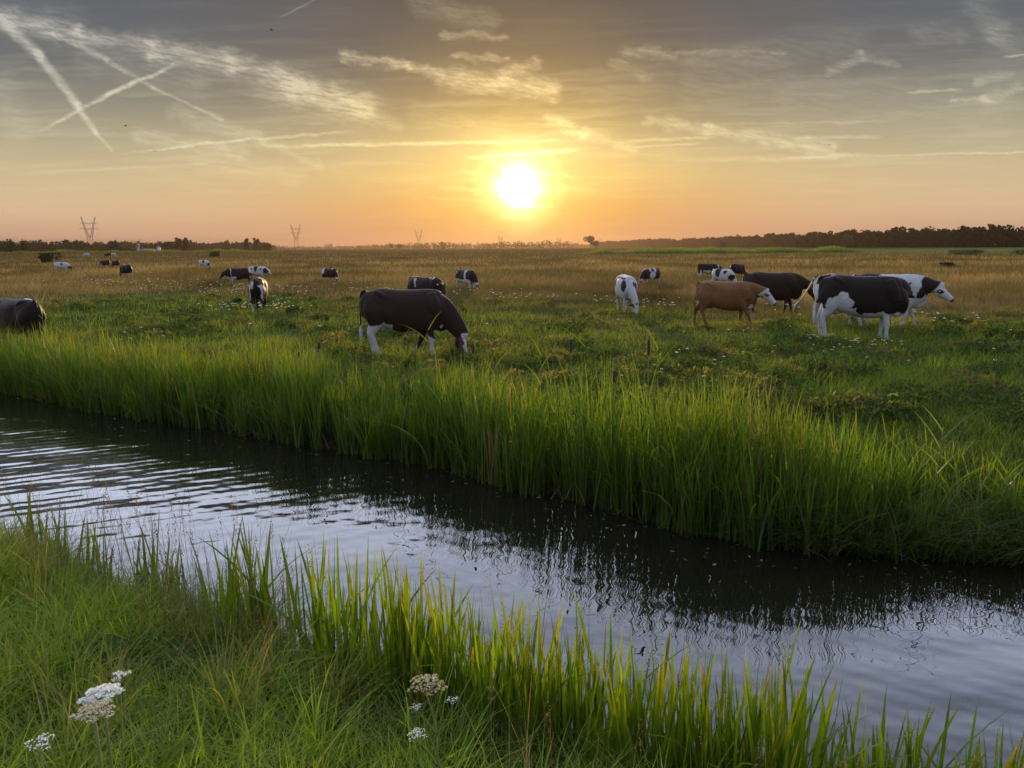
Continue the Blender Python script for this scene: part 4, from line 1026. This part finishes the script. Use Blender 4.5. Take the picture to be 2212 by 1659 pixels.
    # tall leafy reed stalks at the right, in front of the cow, and at the left
    def stalk(px, ptop, off, lean, lab, n=9, L=.34, col=(.060, .092, .020)):
        dr = ray(px, 900); ux = dr[0]/dr[1]; yy = 8.0
        for _ in range(30): yy = float(yfar(ux*yy))+off
        x = ux*yy; g = float(land(x, yy)); d = ray(px, ptop); top = CAMZ+d[2]*(yy/d[1]); hz = max(top-g, .4)
        r = empty('reed_stalk', (x, yy, g)); tag(r, lab, 'reed', 'tall leafy reed stalks on the far bank')
        v, f = loft([(-lean*hz, 0, -.05), (-lean*hz*.4, 0, hz*.5), (0, 0, hz*.93)], [.005, .004, .002], [.005, .004, .002], n=6); mesh_from(v, f, 'stem', M_stem, r)
        LL = []
        for k in range(n):
            t = .35+.62*k/(n-1); p = np.array([[-lean*hz*(1-t)**1.3, 0, hz*t]])
            c = np.array([col])*rnd.uniform(.8, 1.25)
            LL.append(blades(p, L*rnd.uniform(.8, 1.2), .017, (k % 2)*PI+rnd.uniform(-.5, .5), rnd.uniform(.35, .75), rnd.uniform(.1, .5), 6, c, c*1.2, fa=rnd.uniform(0, 6), prof=.5, belly=.4))
        V, F, C = stack(LL); mesh_np('leaves', V, F, M_reed, r, C, True)
    stalk(2040, 905, .35, .05, 'tallest leafy reed stalk at the right bank, left of two shorter ones')
    stalk(1965, 955, .30, -.12, 'leafy reed stalk leaning left beside the end of the bright reed belt')
    stalk(2075, 1000, .35, .10, 'reed stalk with a bright pointed leaf pair right of the tallest stalk')
    stalk(2130, 1060, .3, .0, 'low reed stalk close to the right picture edge', 7, .25)
    stalk(2190, 1020, .35, .0, 'reed stalk cut by the right picture edge', 8, .3)
    stalk(1985, 1160*.95, .1, -.1, 'short reed stalk hanging over the water at the right bank', 7, .22, (.035, .06, .025))
    stalk(930, 705, .5, .05, 'reed stalk rising in front of the large dark cow chest', 7, .30)
    stalk(862, 742, .5, -.05, 'reed stalk in front of the large dark cow belly', 7, .28)
    stalk(1075, 728, .5, .04, 'reed stalk right of the large dark cow head', 7, .30)
    stalk(1168, 760, .45, .0, 'reed stalk between the large dark cow and the bulrushes', 6, .25)
    stalk(1262, 740, .45, .06, 'reed stalk beside the second bulrush from the right', 6, .28)
    stalk(1418, 745, .45, .1, 'reed stalk leaning over the rightmost bulrush', 6, .28)
    stalk(118, 650, 2.0, .05, 'bright reed stalk right of the dark cow at the left picture edge', 7, .3, (.09, .11, .02))
    stalk(215, 705, 1.6, .05, 'reed stalk in the left reed belt, second from the edge cow', 7, .3)
    # umbel flowers of the near bank
    def umbel(root, p, R, n, dome, col, density=26, under=(.16, .13, .06)):
        """head of many small umbellets on thin rays"""
        hub = np.array(p)-np.array([0, 0, R*.8]); L = []; LS = []
        for k in range(n):
            a = k*2.399; q = math.sqrt((k+.5)/n)*R
            c = np.array([p[0]+q*math.cos(a), p[1]+q*math.sin(a), p[2]+dome*(1-(q/R)**2)*R-.1*R])
            m = density; th = U(0, 2*PI, m); rr = R*1.15/math.sqrt(n)*np.sqrt(rng.random(m)); hz = (1-(rr/(R*1.2/math.sqrt(n)))**2)*R*.10
            P = np.stack([c[0]+rr*np.cos(th), c[1]+rr*np.sin(th), c[2]+hz+U(-.001, .001, m)], 1)
            L.append(leafquads(P, R*.16, pal([col], m, .12), .9, .75))
            v = c-hub; ln = np.linalg.norm(v[:2]); zz = v[2]
            LS.append(blades(np.array([hub]), zz, R*.02, math.atan2(v[1], v[0]), ln/max(zz, .01)*.7, ln/max(zz, .01)*.3, 2, np.array(under), np.array(under), prof=.1))
        V, F, C = stack(L); h = mesh_np('flower_head', V, F, M_petal, root, C)
        V, F, C = stack(LS); mesh_np('rays', V, F, M_grass, h, C)
        return hub
    def stemm(root, a, b, r=.0042, mat=None):
        a = np.array(a); b = np.array(b); mid = (a+b)/2+np.array([.004, 0, 0])
        v, f = loft([a, mid, b], [r*1.2, r, r*.8], [r*1.2, r, r*.8], side=(0, 1, 0.01), n=6); mesh_from(v, f, 'stem', mat or M_stem, root)
    def place(px, py, dist):
        d = ray(px, py); return np.array([0, 0, CAMZ])+d*dist
    # left: big white umbel with a fading one in front
    p = place(222, 1500, 2.45); g = float(land(p[0], p[1])); r = empty('umbel_flower', (p[0], p[1], g)); tag(r, 'umbel flower with a large lumpy white head at the lower left', 'flower', 'umbel flowers of the near bank')
    hub = umbel(r, (0, 0, p[2]-g), .046, 13, .35, (.80, .80, .74), 50); stemm(r, (0, 0, 0), hub)
    q = place(262, 1496, 2.5)-p; hub = umbel(r, (q[0], q[1], p[2]-g+.02), .022, 4, .3, (.80, .80, .74), 40); stemm(r, (0, 0, .2), hub, .002)
    p2 = place(203, 1535, 2.36); g = float(land(p2[0], p2[1])); r = empty('umbel_flower', (p2[0], p2[1], g)); tag(r, 'umbel flower with a fading beige head in front of the large white one', 'flower', 'umbel flowers of the near bank')
    hub = umbel(r, (0, 0, p2[2]-g), .046, 15, .15, (.52, .44, .30)); stemm(r, (0, 0, 0), hub)
    p3 = place(85, 1603, 2.3); g = float(land(p3[0], p3[1])); r = empty('umbel_flower', (p3[0], p3[1], g)); tag(r, 'small flat white umbel flower seen edge-on near the left bottom corner', 'flower', 'umbel flowers of the near bank')
    hub = umbel(r, (0, 0, p3[2]-g), .030, 7, .1, (.72, .72, .66), 18); stemm(r, (0, 0, 0), hub, .002)
    # centre: hogweed with one faded and three white heads
    p = place(922, 1478, 2.75); g = float(land(p[0], p[1])); r = empty('umbel_flower', (p[0], p[1], g)); tag(r, 'branched umbel plant, one faded beige head above three white ones, before the leaf belt', 'flower', 'umbel flowers of the near bank')
    H = p[2]-g; node = np.array([.03, 0, H-.19])
    hub = umbel(r, (0, 0, H), .058, 15, .25, (.42, .36, .20), 16); stemm(r, node, hub, .003); stemm(r, (.02, 0, -.02), node, .004)
    for px, py, R, n in ((900, 1527, .018, 5), (978, 1512, .020, 5), (902, 1586, .028, 8)):
        q = place(px, py, 2.72)-p; c = np.array([q[0], q[1], H+q[2]]); hub = umbel(r, c, R, n, .3, (.76, .78, .74), 16); stemm(r, node-(0 if py < 1560 else np.array([0, 0, .12])), hub, .002)
    m = 60; P = rng.normal(size=(m, 3))*np.array([.03, .02, .02])+np.array([.02, 0, H-.36])
    V, F, C = leafquads(P, U(.03, .05, m), pal([(.07, .12, .02), (.10, .14, .02)], m), .5, .3); mesh_np('leaves', V, F, M_grass, r, C)

def floating_bits():
    n = 260; x = U(-12, 5, n); y = yfar(x)-np.abs(rng.normal(size=n))*.55-.05
    c = pal([(.12, .13, .04), (.18, .15, .07), (.08, .09, .03), (.30, .28, .20)], n)
    a = U(0, 2*PI, n); s_ = U(.008, .035, n)
    d = np.stack([np.cos(a), np.sin(a), 0*a], 1)*s_[:, None]; e = np.stack([-np.sin(a), np.cos(a), 0*a], 1)*(s_*U(.15, .6, n))[:, None]
    P = np.stack([x, y, np.full(n, .004)], 1)
    V = np.stack([P-d, P+e, P+d, P-e], 1).reshape(-1, 3)
    tag(mesh_np('floating_leaves', V, np.arange(4*n).reshape(n, 4), M_dry, None, np.repeat(c, 4, axis=0)), kind='stuff', label='bits of leaf and straw floating on the dark water')
near_meadow(); dry_field(); floating_bits(); flowers_field(); far_bank_reeds(); near_bank(); iris_belt(); things_plants()
# ------------------------------------------------------------------ trees, pylons and buildings of the horizon
M_leaf = mat_blade('tree_leaves', trans=(1.1, 1.1, .6), tw=.10, gloss=.0)
M_bark = mat_plain('bark', (.05, .04, .03), rough=.95, noise=.3, scale=2)
M_steel = mat_plain('galvanised_steel', (.30, .26, .22), rough=.7, noise=.1, scale=1)
def hor(px): return 535.3 - (px-1106)*math.tan(math.radians(.37))
def crown_pts(h, r, n, shape='round', z0=.22):
    """points filling an uneven crown made of several lobes"""
    k = 9 if shape == 'round' else 14
    P = []
    for j in range(k):
        if shape == 'round':
            a = rnd.uniform(0, 2*PI); q = rnd.uniform(.1, .62)*r; zc = h*rnd.uniform(z0+.18, .84); lr = r*rnd.uniform(.32, .52)
            if j == 0: q = 0; zc = h*.84; lr = r*.38
        else:      # feathery upright
            a = rnd.uniform(0, 2*PI); q = rnd.uniform(0, .5)*r; zc = h*(.25+.7*j/k); lr = r*(.55-.3*j/k)
        m = n//k; d = rng.normal(size=(m, 3)); d /= np.linalg.norm(d, axis=1)[:, None]
        rr = lr*(.55+.5*rng.random(m))[:, None]
        p = d*rr*np.array([1, 1, .85])+np.array([q*math.cos(a), q*math.sin(a), zc]); P.append(p)
    P = np.vstack(P); P[:, 2] = np.clip(P[:, 2], h*z0*.5, h*1.03); return P
def tree_at(px, d, h, r, label, n=420, leaf=.9, col=(.036, .046, .018), name='tree', cat='tree', shape='round', z0=.22, group=None):
    p = at_dist(px, d); g = float(land(p[0], d))
    root = empty(name, (p[0], d, g)); tag(root, label, cat, group)
    if cat == 'tree':
        v, f = loft([(0, 0, -.2), (.05*r, 0, h*.3), (0, .05*r, h*.7)], [h*.028, h*.02, h*.008], [h*.028, h*.02, h*.008], n=7)
        P1 = [(v, f)]
        for k in range(5):
            a = rnd.uniform(0, 6.28); e = (math.cos(a)*r*.55, math.sin(a)*r*.55, h*rnd.uniform(.5, .8)); z = h*rnd.uniform(.25, .5)
            P1.append(loft([(0, 0, z), (e[0]*.5, e[1]*.5, (z+e[2])/2+h*.03), e], [h*.012, h*.008, h*.004], [h*.012, h*.008, h*.004], n=5, sub=2))
        V = []; F = []; o = 0
        for v, f in P1: V += list(v); F += [[i+o for i in q] for q in f]; o += len(v)
        mesh_from(V, F, 'trunk', M_bark, root)
    P = crown_pts(h, r, n, shape, z0)
    c = pal([col], len(P), .3)
    v, f, cc = leafquads(P, U(.7, 1.4, len(P))*leaf*1.2, c, .75)
    mesh_np('crown', v, f, M_leaf, root, cc)
    return root
def wood(name, label, pts, H, spacing, rows, rowgap, col, leaf, n=130, shape='round', dfun=None, jag=.34):
    """a far wood that reads as one mass; pts = [(photo column, height in photo px)] for trees H metres tall"""
    L = []; pts = np.array(pts, float)
    px = pts[0, 0]
    while px < pts[-1, 0]:
        hp = np.interp(px, pts[:, 0], pts[:, 1]); d = H*FPX/hp
        for r_ in range(rows):
            dd = d+r_*rowgap+rnd.uniform(-.4, .4)*rowgap; p = at_dist(px+rnd.uniform(-.3, .3)*spacing*FPX/d, dd); g = float(land(p[0], dd))
            h = H*rnd.uniform(1-jag, 1.0+jag*.35)*(1 if r_ else .85)*(1+.16*float(vnoise(px*.06, 3.3, None, 44))); r = spacing*rnd.uniform(.75, 1.15)
            P = crown_pts(h, r, n, shape, .05)
            m = n//2; th = U(0, 2*PI, m); P = np.vstack([P, np.stack([r*.9*np.sqrt(rng.random(m))*np.cos(th), r*.5*np.sin(th), h*.62*rng.random(m)], 1)])+np.array([p[0], dd, g])
            c = np.array(rnd.choice(col))*rnd.uniform(.8, 1.2)
            L.append(leafquads(P, U(.8, 1.5, len(P))*leaf*1.35*(d/700)**.6, c*(1+U(-.25, .25, (len(P), 1))), .75))
        px += spacing*.85*FPX/d
    V, F, C = stack(L)
    tag(mesh_np(name, V, F, M_leaf, None, C), kind='stuff', label=label)
def far_things():
    DK = [(.016, .024, .012), (.022, .031, .015), (.018, .023, .013)]
    GR = [(.030, .040, .018), (.036, .046, .020), (.028, .034, .016)]
    wood('forest', 'dark forest edge along the right horizon', [(1284, 14), (1400, 17), (1520, 21), (1640, 26), (1720, 31), (1760, 35), (1840, 38), (2000, 42), (2100, 46), (2300, 48), (2900, 50)], 17, 6.5, 4, 8, DK, 1.35, 190, jag=.22)
    wood('woodland', 'dark green woodland along the left horizon', [(-500, 30), (20, 29), (60, 28), (110, 24), (150, 25), (240, 22), (300, 20), (350, 21), (420, 22), (470, 18), (500, 22), (560, 19), (592, 12)], 14, 7.5, 3, 10, GR, 1.2, 150)
    wood('treeline', 'very distant hazy trees low on the horizon left of centre', [(592, 7), (700, 6), (775, 7)], 11, 13, 2, 40, GR, .8, 50, jag=.4)
    wood('treeline', 'hazy distant tree line below the setting sun', [(776, 9), (840, 11), (900, 13), (950, 16), (975, 14), (1030, 10), (1050, 15), (1120, 16), (1170, 16), (1225, 14), (1250, 9), (1290, 9)], 16, 14, 2, 40, GR, 1.0, 80, jag=.3)
    # low reed bed and scrub strips in front of the woods
    def strip(name, label, px0, px1, d, h, depth, n, cols, w=.25):
        px = U(px0, px1, n); y = d+U(0, depth, n); k = vnoise(px*.03, y*.05, None, 7)
        x = np.array([ray(a, 545)[0]/ray(a, 545)[1] for a in np.linspace(px0, px1, 50)]); x = np.interp(px, np.linspace(px0, px1, 50), x)*y
        c = pal(cols, n, .2)*(1+.25*k)[:, None]; h = h*sstep(px0, px0+.12*(px1-px0), px)*sstep(px1, px1-.12*(px1-px0), px)*(.75+.25*vnoise(px*.045, px*0, None, 17))+.1
        v, f, cc = blades(np.stack([x, y, land(x, y)-.05], 1), h*(1+.35*k)*U(.7, 1.1, n), w*U(.6, 1.3, n), U(0, 6.3, n), U(0, .2, n), U(0, .3, n), 2, c*.8, c*1.2, fa=PI/2+U(-.8, .8, n), prof=.7)
        tag(mesh_np(name, v, f, M_reed, None, cc), kind='stuff', label=label)
    strip('reed_bed', 'green reed bed in front of the right-hand forest', 1235, 1885, 255, 2.1, 60, 14000, [(.040, .058, .020), (.050, .070, .024)], .22)
    strip('reed_bed', 'green scrubby reed edge in front of the left woodland', -420, 640, 520, 3.0, 90, 9000, [(.045, .058, .022), (.040, .050, .020)], .5)
    # trees that stand out
    tree_at(1275, 1060, 17, 9.5, 'lone round tree standing just right of the hazy tree line, tallest there', 700, 1.4)
    tree_at(1287, 1000, 11, 5, 'smaller dark tree close beside the lone round tree', 350, 1.1, DK[1])
    tree_at(1683, 690, 12, 11, 'broad pale green willow in front of the dark forest', 900, .9, (.062, .078, .036))
    tree_at(1722, 700, 10, 7, 'smaller pale green willow right of the broad one', 500, .9, (.055, .070, .034))
    tree_at(1829, 640, 11.5, 6, 'upright pale green willow in front of the dark forest', 600, .8, (.055, .070, .034), z0=.1)
    tree_at(1560, 760, 7, 7, 'low pale green willow at the left part of the forest edge', 400, .9, (.055, .068, .034))
    tree_at(386, 700, 13.5, 5.5, 'dark tree with a pointed top, left one of a pair in the left woodland', 480, 1.0, DK[1], shape='up')
    tree_at(403, 705, 13.5, 5, 'dark tree with a pointed top, right one of a pair in the left woodland', 480, 1.0, DK[1], shape='up')
    tree_at(360, 690, 9, 7, 'rounded dark tree left of the pointed pair', 400, 1.0, DK[1])
    tree_at(533, 680, 12, 5, 'slim feathery tree at the right end of the left woodland, left one', 420, .9, GR[0], shape='up')
    tree_at(555, 672, 12, 5, 'slim feathery tree at the right end of the left woodland, right one', 420, .9, GR[0], shape='up')
    tree_at(575, 670, 7.5, 7, 'rounded dark tree at the very end of the left woodland', 420, .9, DK[1])
    tree_at(50, 560, 9, 7, 'feathery pale tree among the trees at the left picture edge', 600, .8, (.045, .055, .024), shape='up')
    tree_at(22, 560, 9, 6, 'feathery tree closest to the left picture edge', 500, .8, (.040, .050, .022), shape='up')
    tree_at(244, 600, 8, 8, 'low dark spreading tree between pylon and small mill', 450, .9, DK[1])
    tree_at(845, 1500, 11, 6, 'pointed hazy tree between the second and third pylon', 300, 1.4)
    tree_at(862, 1400, 9, 7, 'broad hazy tree left of the third pylon', 300, 1.4)
    tree_at(955, 1700, 16, 8, 'rounded hazy tree right of the third pylon', 400, 1.6)
    tree_at(958, 900, 4.2, 2.6, 'small solitary shrub-like tree in the open field below the third pylon', 160, .6)
    for px, d, h, r, lab, c in ((105, 150, 1.8, 2.4, 'round green bush behind the far white cow', (.040, .055, .020)), (465, 235, 1.7, 2.8, 'low green bush in the dry field near a far cow', (.050, .068, .022)), (2078, 180, 1.1, 3.0, 'left one of two low bushes before the pale field', (.15, .18, .06)),
                                (2103, 176, 1.15, 2.8, 'right one of two low bushes before the pale field', (.13, .16, .055)), (2200, 175, 1.1, 3.2, 'low bush at the right picture edge before the pale field', (.15, .18, .06)), (2050, 78, .55, .9, 'small dark tussock in the dry grass right of the cow group', (.03, .036, .014))):
        tree_at(px, d, h, r, lab, 900, .28 if h > 1 else .12, c, 'bush', 'bush', z0=.05)
    # transmission towers
    def bar(L, a, b, w):
        a = np.array(a, float); b = np.array(b, float); t = (b-a)/np.linalg.norm(b-a)
        s = np.cross(t, (0, 1, .01)); s /= np.linalg.norm(s); u = np.cross(t, s)
        V = [p+i*s*w/2+j*u*w/2 for p in (a, b) for i, j in ((-1, -1), (1, -1), (1, 1), (-1, 1))]
        F = [(0, 1, 2, 3), (7, 6, 5, 4)]+[(i, i+4, (i+1) % 4+4, (i+1) % 4) for i in range(4)]
        L.append((np.array(V), np.array(F)))
    def done(L, name, root, mat=None):
        V = []; F = []; o = 0
        for v, f in L: V.append(v); F.append(f+o); o += len(v)
        return mesh_np(name, np.vstack(V), np.vstack(F), mat or M_steel, root)
    def truss(L, a0, a1, b0, b1, k, w, wd):
        a0, a1, b0, b1 = map(lambda q: np.array(q, float), (a0, a1, b0, b1)); bar(L, a0, a1, w); bar(L, b0, b1, w)
        for i in range(k):
            p = a0+(a1-a0)*i/k; q = b0+(b1-b0)*(i+1)/k; bar(L, p, q, wd); bar(L, b0+(b1-b0)*i/k, a0+(a1-a0)*(i+1)/k, wd)
    def make_pylon(fat=1.0):
        r = empty('pylon', (0, 0, 0)); L = []; W = .30*fat; Wd = .15*fat
        bz = 20; hb = 3.2; tb = 1.6
        for sx in (-1, 1):
            for sy in (-1, 1): bar(L, (sx*5.0, sy*3, 0), (sx*hb, sy*1.8, bz), W)
        for sy in (-1, 1): truss(L, (-5, sy*3, 0), (-hb, sy*1.8, bz), (5, sy*3, 0), (hb, sy*1.8, bz), 3, Wd, Wd)
        for sx in (-1, 1): truss(L, (sx*5, -3, 0), (sx*hb, -1.8, bz), (sx*5, 3, 0), (sx*hb, 1.8, bz), 3, Wd, Wd)
        done(L, 'tower_legs', r)
        for s in (-1, 1):
            L = []
            for sy in (-1, 1): truss(L, (s*hb, sy*1.6, bz), (s*9.5, sy*.3, 50), (s*.2, sy*1.6, bz), (s*8.6, sy*.3, 50), 9, W, Wd)
            bar(L, (s*8.2, 0, 45), (s*9.3, 0, 50), W*1.3)
            done(L, 'arm', r)
        for z, x0, x1 in ((41.5, 5.9, 12.0), (33.5, 4.4, 13.5)):
            L = []; truss(L, (-x0, 0, z), (x0, 0, z), (-x0, 0, z-1.6), (x0, 0, z-1.6), 6, W, Wd)
            for s in (-1, 1):
                bar(L, (s*x0, 0, z), (s*x1*.85, 0, z-.3), W); bar(L, (s*x0, 0, z-1.8), (s*x1*.85, 0, z-.3), W); bar(L, (s*x1*.85, 0, z-.3), (s*x1, 0, z-3.2), Wd*1.4)
            done(L, 'crossbar', r)
        return r
    py = make_pylon(); first = True
    for px, d, lab in ((197, 1123, 'tallest steel pylon, standing above the left woodland'), (641, 1518, 'second tallest steel pylon, above the low horizon left of the sun'), (905, 2000, 'third steel pylon, above the hazy trees left of the sun'),
                       (1081, 3100, 'small steel pylon just left below the sun'), (1207, 3600, 'tiny faint steel pylon right below the sun'), (1295, 4200, 'tiny faint steel pylon just right of the lone round tree'), (1364, 4900, 'faintest steel pylon barely above the forest edge')):
        if d == 3100: py = make_pylon(2.6); first = True      # the far ones carry heavier members
        if first: o = py; first = False
        else:
            o = py.copy(); COL.objects.link(o)
            for ch in list(py.children):
                c = ch.copy(); COL.objects.link(c); c.parent = o
        p = at_dist(px, d); o.location = (p[0], d, .2); o.rotation_euler = (0, 0, -math.atan2(p[0], d)+.15); tag(o, lab, 'pylon', 'pylons of one power line')
    # small polder mill with crossed sails
    p = at_dist(299, 600); r = empty('polder_mill', (p[0], 600, float(land(p[0], 600))), .1); tag(r, 'small polder windmill with crossed sails in front of the left woodland', 'windmill')
    M_mill = mat_plain('mill_boards', (.30, .32, .36), rough=.8, noise=.1, scale=2)
    M_sail = mat_plain('sail_wood', (.16, .12, .09), rough=.8, noise=.1, scale=2)
    v, f = loft([(0, 0, 0), (0, 0, 3.2), (0, 0, 5.0)], [1.9, 1.1, .9], [1.9, 1.1, .9], n=8, sub=1); mesh_from(v, f, 'tower', M_mill, r, False)
    v, f = loft([(0, -1.3, 6.0), (0, 0, 6.3), (0, 1.3, 6.0)], [.9, 1.1, .8], [.9, 1.1, .8], side=(1, 0, 0), n=8, sub=1); mesh_from(v, f, 'cap', M_mill, r, False)
    for k in range(4):
        a = PI/4+k*PI/2+.1; L = []; e = np.array([math.cos(a)*4.6, 0, math.sin(a)*4.6]); n_ = np.array([-math.sin(a), 0, math.cos(a)])*.75
        h0 = np.array([0, -1.7, 6.6]); bar(L, h0, h0+e, .22); bar(L, h0+e*.2+n_, h0+e+n_, .10)
        for q in range(9): bar(L, h0+e*(.2+.1*q), h0+e*(.2+.1*q)+n_, .09)
        done(L, 'sail', r, M_sail)
    # far buildings
    M_wall = mat_plain('pale_wall', (.55, .54, .52), rough=.8, noise=.05, scale=.2); M_roof = mat_plain('roof', (.20, .17, .15), rough=.8, noise=.1, scale=.5)
    M_win = mat_plain('window_band', (.10, .11, .13), rough=.2, noise=0)
    def box(x0, x1, y0, y1, z0, z1):
        V = np.array([(x, y, z) for z in (z0, z1) for y in (y0, y1) for x in (x0, x1)], float)
        return V, np.array([(0, 2, 3, 1), (4, 5, 7, 6), (0, 1, 5, 4), (2, 6, 7, 3), (0, 4, 6, 2), (1, 3, 7, 5)])
    p = at_dist(318, 610); r = empty('shed', (p[0], 610, .2)); tag(r, 'long low white shed beside the small polder mill', 'shed')
    V, F = box(-4.5, 4.5, 0, 5, 0, 2.2); mesh_np('wall', V, F, M_wall, r)
    V = [(-4.8, -.3, 2.2), (4.8, -.3, 2.2), (4.8, 5.3, 2.2), (-4.8, 5.3, 2.2), (-4.8, 2.5, 3.3), (4.8, 2.5, 3.3)]
    mesh_from(V, [(0, 1, 5, 4), (2, 3, 4, 5), (0, 4, 3, 3), (1, 2, 5, 5), (0, 3, 2, 1)], 'roof', M_roof, r, False)
    p = at_dist(342, 600); r = empty('shed', (p[0], 600, .2)); tag(r, 'tiny white upright hut right of the long low shed', 'hut')
    V, F = box(-1, 1, 0, 2, 0, 4.2); mesh_np('wall', V, F, M_wall, r); mesh_from([(-1.2, -.2, 4.2), (1.2, -.2, 4.2), (1.2, 2.2, 4.2), (-1.2, 2.2, 4.2), (0, 1, 5.4)], [(0, 1, 4, 4), (1, 2, 4, 4), (2, 3, 4, 4), (3, 0, 4, 4), (0, 3, 2, 1)], 'roof', M_roof, r, False)
    for px, w, h, lab in ((600, 26, 20, 'pale distant flat block left of the second pylon'), (612, 40, 15, 'wide pale distant block left of the second pylon'), (709, 34, 24, 'tallest pale distant block right of the second pylon'), (716, 18, 28, 'narrow distant tower block right of the second pylon'), (744, 60, 15, 'long low distant block between second and third pylon'), (1033, 12, 34, 'hazy distant tower left of the fourth pylon')):
        d = 3900; p = at_dist(px, d); r = empty('tower_block', (p[0], d, .2)); tag(r, lab, 'building', 'distant town buildings')
        V, F = box(-w/2, w/2, 0, 15, 0, h); mesh_np('wall', V, F, M_wall, r)
        for k in range(int(h//5)):
            V, F = box(-w/2+1, w/2-1, -.25, 0, 2.2+5*k, 3.8+5*k); mesh_np('window', V, F, M_win, r)
    # birds
    M_bird = mat_plain('bird_feathers', (.03, .03, .03), rough=.8, noise=.1)
    for px, py, d, lab in ((586, 65, 60, 'tiny dark bird alone high in the blue-grey sky'), (271, 272, 70, 'tiny dark bird right of the crossing vapour trails'), (335, 327, 80, 'tiny dark bird low over the thin vapour trail'), (1791, 312, 80, 'tiny dark bird right of the sun under a long cirrus streak')):
        q = np.array([0, 0, CAMZ])+ray(px, py)*d; r = empty('bird', tuple(q), rnd.uniform(0, 6)); tag(r, lab, 'bird')
        parts = [loft([(-.12, 0, 0), (0, 0, 0), (.1, 0, .01)], [.01, .03, .012], [.01, .03, .012], n=8)]
        for s in (-1, 1): parts.append(loft([(0, 0, .01), (-.01, s*.12, .05), (-.06, s*.26, .02)], [.05, .04, .01], [.008, .006, .004], side=(1, 0, 0), n=8))
        V = []; F = []; o = 0
        for v, f in parts: V += list(v); F += [[i+o for i in z] for z in f]; o += len(v)
        mesh_from(V, F, 'body', M_bird, r)
far_things()
